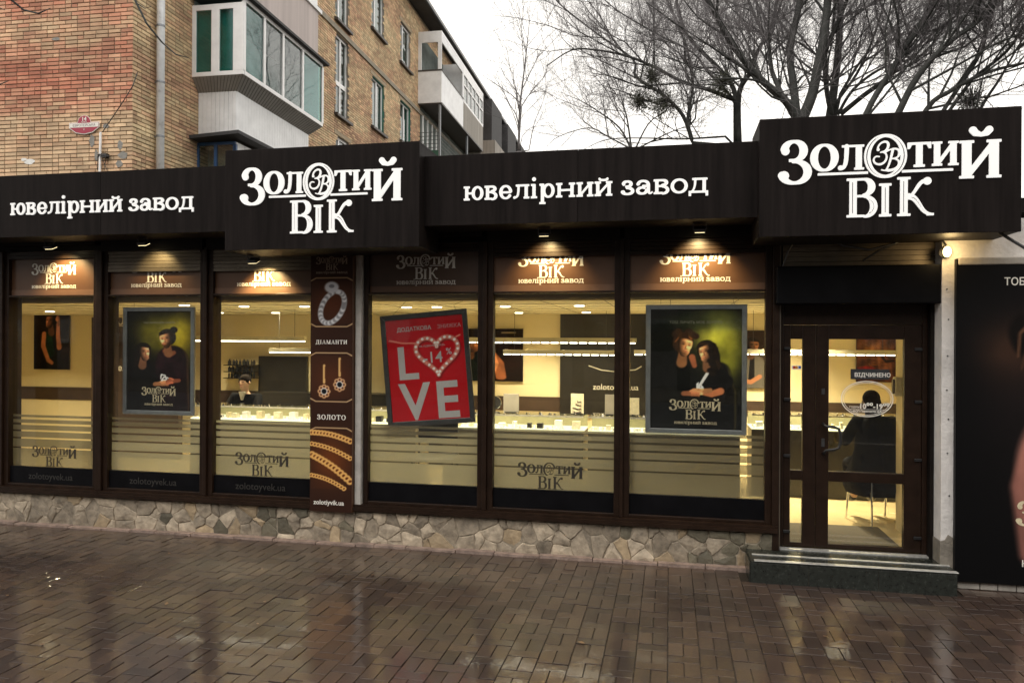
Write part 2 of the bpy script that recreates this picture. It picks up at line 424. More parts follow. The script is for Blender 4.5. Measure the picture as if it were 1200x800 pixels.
# ---------------------------------------------------------------- object helpers
class MB:
    def __init__(self):
        self.v = []
        self.f = []

    def add(self, vs, fs):
        b = len(self.v)
        self.v += [tuple(p) for p in vs]
        self.f += [tuple(b + i for i in q) for q in fs]
        return self

    def box(self, x0, x1, y0, y1, z0, z1):
        x0, x1 = sorted((x0, x1)); y0, y1 = sorted((y0, y1)); z0, z1 = sorted((z0, z1))
        return self.add([(x0, y0, z0), (x1, y0, z0), (x1, y1, z0), (x0, y1, z0), (x0, y0, z1), (x1, y0, z1), (x1, y1, z1), (x0, y1, z1)],
                        [(0, 3, 2, 1), (4, 5, 6, 7), (0, 1, 5, 4), (1, 2, 6, 5), (2, 3, 7, 6), (3, 0, 4, 7)])

    def prism(self, poly, a, b, axis='y'):
        """poly of 2-D points, extruded from a to b along axis"""
        n = len(poly)
        area = sum(poly[i][0] * poly[(i + 1) % n][1] - poly[(i + 1) % n][0] * poly[i][1] for i in range(n))
        if area < 0:
            poly = poly[::-1]
        mp = {'y': lambda p, t: (p[0], t, p[1]), 'x': lambda p, t: (t, p[0], p[1]), 'z': lambda p, t: (p[0], p[1], t)}[axis]
        vs = [mp(p, a) for p in poly] + [mp(p, b) for p in poly]
        fs = [tuple(range(n)), tuple(range(2 * n - 1, n - 1, -1))]
        for i in range(n):
            j = (i + 1) % n
            fs.append((i, i + n, j + n, j))
        return self.add(vs, fs)

    def tube(self, pts, rad, n=6, cap=True):
        pts = [Vector(p) for p in pts]
        if not hasattr(rad, '__len__'):
            rad = [rad] * len(pts)
        base = len(self.v)
        prev = None
        for i, p in enumerate(pts):
            d = (pts[min(i + 1, len(pts) - 1)] - pts[max(i - 1, 0)])
            if d.length < 1e-9:
                d = Vector((0, 0, 1))
            d.normalize()
            if prev is None:
                u = d.cross(Vector((0.3, 0.2, 1)) if abs(d.z) < 0.9 else Vector((1, 0, 0))).normalized()
            else:
                u = (prev - d * prev.dot(d)).normalized()
            prev = u
            vv = d.cross(u)
            for k in range(n):
                a = 2 * math.pi * k / n
                q = p + (u * math.cos(a) + vv * math.sin(a)) * rad[i]
                self.v.append(tuple(q))
        for i in range(len(pts) - 1):
            for k in range(n):
                a = base + i * n + k
                b = base + i * n + (k + 1) % n
                self.f.append((a, b, b + n, a + n))
        if cap:
            self.f.append(tuple(base + k for k in range(n))[::-1])
            self.f.append(tuple(base + (len(pts) - 1) * n + k for k in range(n)))
        return self

    def ball(self, c, rx, ry, rz, nu=14, nv=9, squash=None):
        vs, fs = [], []
        for j in range(nv + 1):
            t = math.pi * j / nv
            for i in range(nu):
                a = 2 * math.pi * i / nu
                vs.append((c[0] + rx * math.sin(t) * math.cos(a), c[1] + ry * math.sin(t) * math.sin(a), c[2] + rz * math.cos(t)))
        for j in range(nv):
            for i in range(nu):
                a, b = j * nu + i, j * nu + (i + 1) % nu
                fs.append((a, a + nu, b + nu, b))
        return self.add(vs, fs)

    def lathe(self, c, prof, n=16, axis='z'):
        vs, fs = [], []
        for r, h in prof:
            for i in range(n):
                a = 2 * math.pi * i / n
                if axis == 'z':
                    vs.append((c[0] + r * math.cos(a), c[1] + r * math.sin(a), c[2] + h))
                else:
                    vs.append((c[0] + r * math.cos(a), c[1] + h, c[2] + r * math.sin(a)))
        for j in range(len(prof) - 1):
            for i in range(n):
                a, b = j * n + i, j * n + (i + 1) % n
                fs.append((a, b, b + n, a + n) if axis == 'z' else (a, a + n, b + n, b))
        fs.append(tuple(range(n))[::-1]); fs.append(tuple((len(prof) - 1) * n + i for i in range(n)))
        return self.add(vs, fs)

    def mesh(self, name, m, smooth=False):
        me = bpy.data.meshes.new(name)
        me.from_pydata(self.v, [], self.f)
        me.materials.append(m)
        if smooth:
            me.polygons.foreach_set('use_smooth', [True] * len(me.polygons))
        me.update()
        return me

    def build(self, name, m, parent=None, smooth=False, local=False, loc=None, bevel=0, label=None):
        return link(name, self.mesh(name, m, smooth), parent, local, loc, bevel, label)


def link(name, me, parent=None, local=False, loc=None, bevel=0, label=None):
    o = bpy.data.objects.new(name, me)
    COL.objects.link(o)
    if loc is not None:
        o.location = loc
    if parent is not None:
        o.parent = parent
        if parent.type == 'EMPTY' and not local:
            o.matrix_parent_inverse = parent.matrix_basis.inverted()
    if bevel:
        b = o.modifiers.new('bevel', 'BEVEL')
        b.width = bevel; b.segments = 2; b.limit_method = 'ANGLE'
    if label:
        o['label'] = label
    return o


def thing(name, label, cat, loc=(0, 0, 0), rz=0, group=None):
    o = bpy.data.objects.new(name, None)
    COL.objects.link(o)
    o.empty_display_size = 0.2
    o.location = loc
    o.rotation_euler = (0, 0, rz)
    o.matrix_basis = Matrix.Translation(Vector(loc)) @ Matrix.Rotation(rz, 4, 'Z')
    o['label'] = label
    o['category'] = cat
    if group:
        o['group'] = group
    return o


def tag(o, label, cat, group=None):
    o['label'] = label
    o['category'] = cat
    if group:
        o['group'] = group
    return o


def structure(o):
    o['kind'] = 'structure'
    return o


def children(o):
    return [c for c in bpy.data.objects if c.parent == o]


def dup(o, loc=None, rz=None, label=None, cmap=None):
    if cmap is None:
        cmap = {}
        for c in bpy.data.objects:
            if c.parent is not None:
                cmap.setdefault(c.parent.name, []).append(c)
    r = o.copy()
    COL.objects.link(r)
    if loc is not None:
        r.location = loc
    if rz is not None:
        r.rotation_euler = (0, 0, rz)
    if label:
        r['label'] = label
    for ch in cmap.get(o.name, []):
        c = dup(ch, cmap=cmap)
        c.parent = r
    return r


# ---------------------------------------------------------------- lettering: glyphs drawn as strokes, outlined, filled
def _cap(a, b, ra, rb):
    return ('c', a[0], a[1], b[0], b[1], ra, rb)


def poly_line(pts, r):
    if not hasattr(r, '__len__'):
        r = [r] * len(pts)
    return [_cap(pts[i], pts[i + 1], r[i], r[i + 1]) for i in range(len(pts) - 1)]


def arc(cx, cy, rx, ry, a0, a1, T, t, n=22):
    pts, rr = [], []
    for i in range(n + 1):
        a = math.radians(a0 + (a1 - a0) * i / n)
        pts.append((cx + rx * math.cos(a), cy + ry * math.sin(a)))
        rr.append((t + (T - t) * abs(math.cos(a)) ** 1.3) / 2)
    return poly_line(pts, rr)


def bez(p0, p1, p2, p3, r0, r1, n=12):
    pts, rr = [], []
    for i in range(n + 1):
        u = i / n
        a, b, c, d = (1 - u) ** 3, 3 * u * (1 - u) ** 2, 3 * u * u * (1 - u), u ** 3
        pts.append((a * p0[0] + b * p1[0] + c * p2[0] + d * p3[0], a * p0[1] + b * p1[1] + c * p2[1] + d * p3[1]))
        rr.append(r0 + (r1 - r0) * u)
    return poly_line(pts, rr)


def rect(x0, y0, x1, y1):
    return [('r', min(x0, x1), min(y0, y1), max(x0, x1), max(y0, y1))]


def quad(*p):
    return [('q', tuple(p))]


def dot(x, y, r):
    return [_cap((x, y), (x + 1e-4, y), r, r)]


def stem(x, h, T, t, s, top=True, bot=True, y0=0, sl=None, sr=None):
    sl = s if sl is None else sl
    sr = s if sr is None else sr
    o = rect(x, y0, x + T, h)
    if bot:
        o += rect(x - sl, y0, x + T + sr, y0 + t)
    if top:
        o += rect(x - sl, h - t, x + T + sr, h)
    return o


def G(ch, w, h, T, t, s):
    """returns plus-primitives and minus-primitives of a slab-serif Cyrillic letter in a w x h box"""
    P, Mn = [], []
    if ch in 'Оо':
        P = arc(w / 2, h / 2, (w - T) / 2, (h - t) / 2, 0, 360, T, t, 34)
    elif ch in 'Зз':
        P = arc(w * .44, h * .755, w * .38 - T * .3, h * .245 - t / 2, 168, -90, T, t)
        P += arc(w * .46, h * .275, w * .54 - T / 2, h * .275 - t / 2, 96, -165, T, t)
        P += rect(w * .28, h * .51, w * .5, h * .51 + t)
        P += dot(w * .44 - (w * .38 - T * .3) + T * .12, h * .755, T * .5) + dot(T * .42 + .02 * w, h * .2, T * .6)
    elif ch in 'Лл':
        xr = w - T - s
        P = stem(xr, h, T, t, s, sl=s * .7)
        P += rect(w * .16, h - t, xr + T, h)
        x1 = w * .34
        P += bez((x1, h - t * .5), (x1, h * .45), (x1 - w * .02, h * .05), (T * .5, t * .9), T * .36, T * .3) + dot(T * .45, T * .42, T * .42)
    elif ch in 'Тт':
        x = (w - T) / 2
        P = rect(x, 0, x + T, h) + rect(x - s, 0, x + T + s, t) + rect(0, h - t, w, h)
        P += quad((0, h - t), (0, h - h * .26), (t * .9, h - h * .26), (t * 1.7, h - t)) + quad((w - t * 1.7, h - t), (w - t * .9, h - h * .26), (w, h - h * .26), (w, h - t))
    elif ch in 'ИиЙй':
        xr = w - T - s
        P = stem(s, h, T, t, s) + stem(xr, h, T, t, s)
        P += quad((s + T * .8, t * .2), (s + T * .8, h * .03 + T * 1.0), (xr + T * .3, h - t * .2), (xr + T * .3, h - T * 1.0 - h * .03))
        if ch in 'Йй':
            cx = w / 2
            P += arc(cx, h * 1.16, w * .22, h * .075, 180, 360, t * 1.1, T * .62, 14) + dot(cx - w * .22, h * 1.175, T * .36) + dot(cx + w * .22, h * 1.175, T * .36)
    elif ch in 'Вв':
        P = stem(s, h, T, t, s, sr=0)
        k = .54
        P += rect(s + T * .5, h - t, w * .55, h) + rect(s + T * .5, 0, w * .58, t) + rect(s + T * .5, h * k - t / 2, w * .56, h * k + t / 2)
        ry1 = (h - h * k - t / 2 + t / 2) / 2
        P += arc(w * .55, h * k + ry1 - t * .0, w * .36 - T / 2 + w * .02, ry1 - t * .5 + t * .0, 90, -90, T, t)
        ry2 = h * k / 2
        P += arc(w * .58, ry2, w * .42 - T / 2, ry2 - t * .5 + t * .25, 90, -90, T, t)
    elif ch in 'Іі':
        P = stem((w - T) / 2, h, T, t, s, sr=s if ch == 'І' else s)
        if ch == 'і':
            P = rect((w - T) / 2, 0, (w + T) / 2, h) + rect((w - T) / 2 - s, 0, (w + T) / 2 + s, t) + rect((w - T) / 2 - s, h - t, (w + T) / 2, h) + dot(w / 2, h * 1.33, T * .62)
    elif ch in 'Кк':
        P = stem(s, h, T, t, s)
        a = (s + T, h * .47)
        P += bez(a, (w * .55, h * .55), (w * .55, h * .9), (w * .84, h * .90), t * .5, t * .8) + dot(w * .84, h * .88, T * .55)
        P += bez((s + T * 1.1, h * .5), (w * .62, h * .5), (w * .62, h * .04), (w * .97, t * .5), T * .45, t * .5)
        P += rect(w * .82, 0, w + s * .3, t)
    elif ch in 'ЮюО':
        pass
    if ch in 'Юю':
        P = stem(s, h, T, t, s) + rect(s, h * .5 - t / 2, w * .45, h * .5 + t / 2)
        x0 = w * .40
        P += arc((x0 + w) / 2, h / 2, (w - x0 - T) / 2, (h - t) / 2, 0, 360, T, t, 30)
    elif ch in 'е':
        P = arc(w / 2, h / 2, (w - T) / 2, (h - t) / 2, 8, 325, T, t, 28) + rect(T * .6, h * .5 - t * .6, w - T * .35, h * .5 + t * .4)
    elif ch in 'р':
        d = h * .42
        P = rect(s, -d, s + T, h) + rect(0, -d, s * 2 + T, -d + t) + rect(0, h - t, s + T, h)
        P += arc((s + T * .4 + w) / 2, h / 2, (w - s - T * .4 - T) / 2, (h - t) / 2, 0, 360, T, t, 28)
    elif ch in 'Нн':
        xr = w - T - s
        P = stem(s, h, T, t, s) + stem(xr, h, T, t, s) + rect(s, h * .5 - t / 2, xr + T, h * .5 + t / 2)
    elif ch in 'а':
        xr = w * .66
        P = rect(xr, t, xr + T, h * .62) + arc(w * .44, h * .66, w * .22 + T * .5, h * .34 - t / 2, 0, 165, T, t, 16) + dot(w * .16, h * .74, T * .46)
        P += arc(w * .38, h * .28, w * .38 - T / 2, h * .28 - t / 2, 60, 360, T, t, 22) + rect(w * .38, h * .52, xr + T, h * .52 + t)
        P += bez((xr + T * .5, t * 2), (xr + T * .6, t * .3), (w * .9, t * .3), (w, t * 1.1), T * .4, t * .35)
    elif ch in 'Дд':
        xr = w - T - s * 1.4
        d = h * .20
        P = rect(xr, 0, xr + T, h) + rect(w * .18, h - t, xr + T + s, h) + rect(0, 0, w, t) + rect(0, -d, t * 1.2, t) + rect(w - t * 1.2, -d, w, t)
        P += bez((w * .34, h - t * .5), (w * .34, h * .5), (w * .30, h * .2), (w * .13, t * .5), T * .36, T * .25)
    elif ch in 'А':
        P = quad((w * .04 + t, 0), (w * .04, 0), (w * .45, h), (w * .52, h)) + quad((w * .95, 0), (w * .95 - T, 0), (w * .42, h), (w * .58, h)) + rect(w * .24, h * .3, w * .76, h * .3 + t)
        P += rect(0, 0, w * .28, t) + rect(w * .66, 0, w, t)
    elif ch in 'М':
        P = stem(s, h, t * 1.2, t, s, sr=s * .6) + stem(w - s - T, h, T, t, s)
        P += quad((w * .5 - T * .3, 0), (s, h), (s + T * .9, h), (w * .5 + T * .4, t)) + quad((w * .5 - T * .3, 0), (w * .5 + t, 0), (w - s, h), (w - s - t * 1.5, h))
    return P, Mn


def field(prims, X, Y):
    D = np.full(X.shape, 1e9)
    for p in prims:
        if p[0] == 'c':
            _, ax, ay, bx, by, ra, rb = p
            dx, dy = bx - ax, by - ay
            L2 = dx * dx + dy * dy + 1e-12
            u = np.clip(((X - ax) * dx + (Y - ay) * dy) / L2, 0, 1)
            d = np.hypot(X - ax - u * dx, Y - ay - u * dy) - (ra + (rb - ra) * u)
        elif p[0] == 'r':
            d = np.maximum(np.maximum(p[1] - X, X - p[3]), np.maximum(p[2] - Y, Y - p[4]))
        else:
            q = p[1]
            n = len(q)
            ar = sum(q[i][0] * q[(i + 1) % n][1] - q[(i + 1) % n][0] * q[i][1] for i in range(n))
            if ar < 0:
                q = q[::-1]
            d = np.full(X.shape, -1e9)
            for i in range(n):
                ax, ay = q[i]; bx, by = q[(i + 1) % n]
                l = math.hypot(bx - ax, by - ay) + 1e-12
                d = np.maximum(d, ((X - ax) * (by - ay) - (Y - ay) * (bx - ax)) / l)
        D = np.minimum(D, d)
    return D


def bounds(prims):
    xs, ys = [], []
    for p in prims:
        if p[0] == 'c':
            r = max(p[5], p[6]); xs += [p[1] - r, p[1] + r, p[3] - r, p[3] + r]; ys += [p[2] - r, p[2] + r, p[4] - r, p[4] + r]
        elif p[0] == 'r':
            xs += [p[1], p[3]]; ys += [p[2], p[4]]
        else:
            xs += [q[0] for q in p[1]]; ys += [q[1] for q in p[1]]
    return min(xs), max(xs), min(ys), max(ys)


def contours(plus, minus, cell, clip=None):
    x0, x1, y0, y1 = bounds(plus)
    nx, ny = int((x1 - x0) / cell) + 5, int((y1 - y0) / cell) + 5
    gx = x0 - 2 * cell + np.arange(nx) * cell + cell * .013
    gy = y0 - 2 * cell + np.arange(ny) * cell + cell * .017
    X, Y = np.meshgrid(gx, gy)
    D = field(plus, X, Y)
    if minus:
        D = np.maximum(D, -field(minus, X, Y))
    if clip is not None:
        D = np.maximum(D, Y - clip)
    D[D == 0] = 1e-9
    I = D < 0
    code = I[:-1, :-1] * 1 + I[:-1, 1:] * 2 + I[1:, 1:] * 4 + I[1:, :-1] * 8
    nxt = {}

    def pt(e):
        k, j, i = e
        if k == 0:
            a, b = D[j, i], D[j, i + 1]
            return (gx[i] + cell * a / (a - b), gy[j])
        a, b = D[j, i], D[j + 1, i]
        return (gx[i], gy[j] + cell * a / (a - b))
    T = {1: [(3, 0)], 2: [(0, 1)], 3: [(3, 1)], 4: [(1, 2)], 5: [(3, 2), (1, 0)], 6: [(0, 2)], 7: [(3, 2)], 8: [(2, 3)], 9: [(2, 0)], 10: [(0, 3), (2, 1)], 11: [(2, 1)], 12: [(1, 3)], 13: [(1, 0)], 14: [(0, 3)]}
    js, is_ = np.nonzero((code > 0) & (code < 15))
    for j, i in zip(js, is_):
        E = [(0, j, i), (1, j, i + 1), (0, j + 1, i), (1, j, i)]
        for a, b in T[int(code[j, i])]:
            nxt[E[a]] = E[b]
    out = []
    while nxt:
        st, cur = nxt.popitem()
        loop = [pt(st)]
        while cur != st:
            loop.append(pt(cur))
            if cur not in nxt:
                break
            cur = nxt.pop(cur)
        # drop nearly collinear points
        res = []
        n = len(loop)
        keep = []
        for k in range(n):
            a = keep[-1] if keep else loop[-1]
            b = loop[k]; c = loop[(k + 1) % n]
            l = math.hypot(c[0] - a[0], c[1] - a[1]) + 1e-12
            dd = abs((c[0] - a[0]) * (b[1] - a[1]) - (c[1] - a[1]) * (b[0] - a[0])) / l
            if dd > cell * .045 or l > cell * 14:
                keep.append(b)
        if len(keep) >= 3:
            out.append(keep)
    return out


def fill_mesh(name, loops, depth, m, cell=1):
    """closed outlines -> solid letters lying in x,y with thickness along z; holes kept"""
    cu = bpy.data.curves.new(name, 'CURVE')
    cu.dimensions = '2D'
    cu.fill_mode = 'BOTH'
    cu.extrude = depth / 2
    for lp in loops:
        s = cu.splines.new('POLY')
        s.points.add(len(lp) - 1)
        for k, (x, y) in enumerate(lp):
            s.points[k].co = (x, y, 0, 1)
        s.use_cyclic_u = True
    ob = bpy.data.objects.new(name + '_outline', cu)
    me = bpy.data.meshes.new_from_object(ob)
    bpy.data.objects.remove(ob)
    bpy.data.curves.remove(cu)
    me.name = name
    me.materials.clear()
    me.materials.append(m)
    return me


def shift(prims, dx, dy):
    o = []
    for p in prims:
        if p[0] == 'c':
            o.append(('c', p[1] + dx, p[2] + dy, p[3] + dx, p[4] + dy, p[5], p[6]))
        elif p[0] == 'r':
            o.append(('r', p[1] + dx, p[2] + dy, p[3] + dx, p[4] + dy))
        else:
            o.append(('q', tuple((a + dx, b + dy) for a, b in p[1])))
    return o


def logo_letters():
    """letters of the big logo, in units where the wordmark is 100 wide; list of (plus, minus)"""
    L = []
    T, t = 3.6, 1.25
    L.append((shift(G('З', 15.2, 22.2, 4.0, 1.5, 0)[0], 0, 17.2), []))
    L.append((shift(G('О', 13.4, 13.6, 3.7, 1.2, 0)[0], 14.3, 23.2), []))
    L.append((shift(G('Л', 12.2, 12.3, 2.9, 1.1, 1.0)[0], 27.2, 23.4), []))
    # the big ring with its dark inline, and the script monogram inside it
    ring = arc(49.1, 29.6, 8.3, 10.0, 0, 360, 2.9, 1.5, 44)
    ringm = arc(49.1, 29.6, 8.5, 10.05, 0, 360, .55, .12, 44)
    L.append((ring, ringm))
    z = [(45.9, 33.4), (46.6, 35.6), (48.6, 36.5), (50.2, 35.4), (49.8, 33.2), (47.6, 31.7)]
    mono = bez((45.6, 32.6), (45.2, 36.6), (50.8, 38.2), (50.4, 34.6), 0.351, 0.585) + bez((50.4, 34.6), (50.0, 32.0), (48.0, 31.6), (46.9, 31.5), 0.585, 0.312)
    mono += bez((47.2, 31.6), (51.2, 31.6), (50.0, 25.6), (46.3, 25.6), 0.312, 0.546) + bez((46.3, 25.6), (42.6, 25.8), (43.2, 30.6), (46.3, 29.4), 0.468, 0.312) + dot(45.8, 32.8, .7)
    mono += bez((52.4, 32.4), (51.6, 28.0), (50.6, 24.0), (49.2, 22.6), 0.585, 0.351) + bez((47.4, 22.9), (49.2, 22.2), (51.0, 22.4), (52.2, 22.5), 0.312, 0.312)
    mono += bez((49.0, 31.2), (51.6, 33.6), (55.6, 33.8), (55.4, 30.6), 0.273, 0.546) + bez((55.4, 30.6), (55.2, 28.4), (53.4, 28.2), (51.8, 28.2), 0.546, 0.273)
    mono += bez((52.0, 28.2), (57.0, 28.4), (56.2, 22.4), (50.4, 22.5), 0.312, 0.663)
    L.append((mono, []))
    L.append((shift(G('Т', 10.6, 12.0, 3.0, 1.2, 1.0)[0], 59.0, 23.6), []))
    L.append((shift(G('И', 11.8, 11.7, 2.8, 1.1, .9)[0], 69.9, 23.8), []))
    ww = 18.2
    L.append((shift(G('И', ww, 18.2, 4.2, 1.3, 1.1)[0], 82.0, 17.2), []))
    br = bez((87.6, 40.2), (88.6, 36.6), (94.2, 36.6), (95.2, 40.2), 1.75, 1.75) + dot(87.7, 40.1, 1.8) + dot(95.1, 40.1, 1.8)
    br = poly_line([(87.9, 40.2), (88.9, 38.9), (91.4, 37.9), (93.9, 38.9), (94.9, 40.2)], [1.75, 1.6, .95, 1.6, 1.75])
    L.append((br, []))
    L.append((rect(17.9, 21.2, 41.2, 22.4), []))
    L.append((rect(56.6, 21.2, 79.3, 22.4), []))
    sv = .45
    v = shift(G('В', 14.2, 19.2, 3.4, 1.2, 1.3)[0], 31.4, 0)
    L.append((v, rect(33.95, 1.9, 33.95 + sv, 17.3) + arc(31.4 + 8.2, 5.2, 4.4, 3.9, 60, -60, .3, .3, 12)))
    L.append((shift(G('І', 5.8, 16.2, 3.2, 1.2, 1.2)[0], 46.2, 0), rect(48.9, 1.9, 48.9 + sv, 14.3)))
    k = shift(G('К', 16.0, 19.0, 3.4, 1.2, 1.3)[0], 54.5, 0)
    L.append((k, rect(57.2, 1.9, 57.2 + sv, 17.1) + bez((61.0, 9.0), (64.2, 8.6), (64.8, 2.6), (68.0, 1.3), .22, .1)))
    return L


TXT = 'ювелірний завод'
TXT_X = [(0, 95), (100, 162), (170, 232), (236, 312), (314, 354), (359, 430), (436, 524), (530, 607), (612, 692), None, (733, 790), (797, 868), (874, 943), (948, 1023), (1026, 1110)]


def slab_text(T=15, t=9.5, h=66, s=7):
    """the strapline, 1110 units wide"""
    out = []
    for ch, b in zip(TXT, TXT_X):
        if b is None:
            continue
        x0, x1 = b
        out.append((shift(G(ch, x1 - x0, h, T, t, s)[0], x0, 0), []))
    return out


def cap_text(txt, h=10, adv=None, gap=1.6, T=2.0, t=.9, s=.8):
    Wd = {'Д': 9.5, 'І': 4.2, 'А': 9.5, 'М': 11, 'Н': 9, 'Т': 8.6, 'И': 9.4, 'З': 7, 'О': 9.4, 'Л': 9, 'В': 8, 'К': 9}
    x, out = 0, []
    for ch in txt:
        if ch == ' ':
            x += 5
            continue
        out.append((shift(G(ch, Wd[ch], h, T, t, s)[0], x, 0), []))
        x += Wd[ch] + gap
    return out, x - gap


def loops_of(letters, cell, clip=None):
    """all letters in one outline set"""
    out = []
    for p, mn in letters:
        out += contours(p, mn, cell, clip)
    return out


def place_flat(name, me, parent, x, y, z, scale, tilt=None, label=None, local=False):
    """stand a flat mesh up in the X-Z plane facing -Y"""
    o = bpy.data.objects.new(name, me)
    COL.objects.link(o)
    Mx = Matrix.Translation((x, y, z)) @ Matrix.Rotation(math.pi / 2, 4, 'X') @ Matrix.Diagonal((scale, scale, 1, 1))
    if tilt is not None:
        Mx = tilt @ Mx
    o.parent = parent
    if parent is not None and parent.type == 'EMPTY' and not local:
        o.matrix_parent_inverse = parent.matrix_basis.inverted()
    o.matrix_basis = Mx
    if label:
        o['label'] = label
    return o


def sans(name, body, size, m, depth=0.001, align='LEFT', wide=1.0, bold=0.0):
    cu = bpy.data.curves.new(name, 'FONT')
    cu.body = body
    cu.size = size
    cu.extrude = depth / 2
    cu.align_x = align
    cu.offset = bold
    cu.resolution_u = 3
    ob = bpy.data.objects.new(name + '_text', cu)
    me = bpy.data.meshes.new_from_object(ob)
    bpy.data.objects.remove(ob)
    bpy.data.curves.remove(cu)
    if wide != 1.0:
        me.transform(Matrix.Diagonal((wide, 1, 1, 1)))
    me.name = name
    me.materials.clear()
    me.materials.append(m)
    return me


LOGO = logo_letters()
LOGO_LOOPS = loops_of(LOGO, 0.5)
LOGO_SMALL = [(p, []) for p, mn in LOGO]
SLAB = slab_text()
SLAB_LOOPS = loops_of(SLAB, 3.2)


def flat_mesh(name, loops, m, depth=0.001):
    return fill_mesh(name, loops, depth, m)


# ---------------------------------------------------------------- printed pictures: fine grids whose points carry ink colour
def picture(name, parent, x0, x1, z0, z1, y, fn, nx=110, ny=150, tilt=None, m=None, flip=False, local=False, ink=1.0):
    gx = np.linspace(x0, x1, nx)
    gz = np.linspace(z0, z1, ny)
    X, Z = np.meshgrid(gx, gz)
    U, V = np.meshgrid(np.linspace(0, 1, nx), np.linspace(0, 1, ny))
    img = np.clip(fn(U, V) * ink, 0, 1)
    verts = np.stack([X, np.full_like(X, y), Z], -1).reshape(-1, 3)
    j, i = np.meshgrid(np.arange(ny - 1), np.arange(nx - 1), indexing='ij')
    a = (j * nx + i).ravel()
    fc = np.stack([a, a + 1, a + nx + 1, a + nx], -1)
    me = bpy.data.meshes.new(name)
    me.from_pydata(verts.tolist(), [], fc.tolist())
    at = me.color_attributes.new('ink', 'FLOAT_COLOR', 'POINT')
    lc = np.where(img <= 0.04045, img / 12.92, ((img + 0.055) / 1.055) ** 2.4)
    buf = np.ones((nx * ny, 4), dtype=np.float32)
    buf[:, :3] = lc.reshape(-1, 3)
    at.data.foreach_set('color', buf.ravel())
    me.materials.append(m or M_print)
    o = link(name, me, parent, local)
    if tilt is not None:
        o.matrix_basis = tilt
    return o


def C3(c):
    return np.array(c, dtype=float)[None, None, :]


class Art:
    def __init__(self, U, V, asp, col):
        self.x = U * asp
        self.y = V
        self.a = np.zeros(U.shape + (3,)) + C3(col)

    def mixin(self, m, col):
        m = np.clip(m, 0, 1)[..., None]
        self.a = self.a * (1 - m) + (C3(col) if isinstance(col, (tuple, list)) else col) * m

    def glow(self, cx, cy, rx, ry, col, k=1.0, pw=2):
        d = ((self.x - cx) / rx) ** 2 + ((self.y - cy) / ry) ** 2
        self.mixin(k * np.exp(-d * pw / 2), col)

    def el(self, cx, cy, rx, ry, col, rot=0, soft=.12, k=1.0, shade=0):
        c, s = math.cos(rot), math.sin(rot)
        dx, dy = self.x - cx, self.y - cy
        u, v = (dx * c + dy * s) / rx, (-dx * s + dy * c) / ry
        d = np.sqrt(u * u + v * v)
        m = k * np.clip((1 - d) / soft + .5, 0, 1)
        if shade:
            f = np.clip(1 + shade * (u * .6 + v * .5), .3, 1.5)[..., None]
            self.mixin(m, C3(col) * f)
        else:
            self.mixin(m, col)

    def line(self, pts, r, col, soft=.4, k=1.0):
        if not hasattr(r, '__len__'):
            r = [r] * len(pts)
        d = field(poly_line(pts, r), self.x, self.y)
        rr = max(r)
        self.mixin(k * np.clip(.5 - d / (rr * soft + 1e-6), 0, 1), col)

    def noise(self, amt, scale=18, seed=1):
        r = np.random.RandomState(seed)
        n = np.zeros(self.x.shape)
        for k in range(5):
            a, b, ph = r.uniform(-1, 1, 3) * scale * (1 + k)
            n += np.sin(self.x * a * 2 + self.y * b * 2 + ph) / (1 + k)
        self.a *= (1 + amt * n)[..., None]


def vnoise(x, y, f, seed):
    X, Y = x * f + 31.7, y * f + 11.3
    xi, yi = np.floor(X).astype(int), np.floor(Y).astype(int)
    fx, fy = X - xi, Y - yi
    fx, fy = fx * fx * (3 - 2 * fx), fy * fy * (3 - 2 * fy)
    tab = np.random.RandomState(seed).rand(256, 256)
    g_ = lambda i, j: tab[i % 256, j % 256]
    return (g_(xi, yi) * (1 - fx) + g_(xi + 1, yi) * fx) * (1 - fy) + (g_(xi, yi + 1) * (1 - fx) + g_(xi + 1, yi + 1) * fx) * fy


def fbm(x, y, f, seed=1, n=4):
    t, a = 0, .5
    for k in range(n):
        t = t + a * vnoise(x, y, f * 2 ** k, seed + k)
        a *= .5
    return t / (1 - .5 ** n)


def cloth(A, pts, r, col, seed=3, rim=None, soft=.12):
    """a garment: thick soft stroke with folds, lit along one edge"""
    d = field(poly_line(pts, r), A.x, A.y)
    rr = max(r) if hasattr(r, '__len__') else r
    m = np.clip(.5 - d / (rr * soft), 0, 1)
    f = .45 + 1.1 * fbm(A.x * 1.0 + A.y * .5, A.y * .35 - A.x * .2, 26, seed, 3)
    c = C3(col) * f[..., None]
    if rim is not None:
        e = np.exp(-((d + rr * .07) / (rr * .07)) ** 2) * np.clip((A.x - rim) * 14 + .2, 0, 1)
        c = c + e[..., None] * C3((.22, .20, .09))
    A.mixin(m, c)


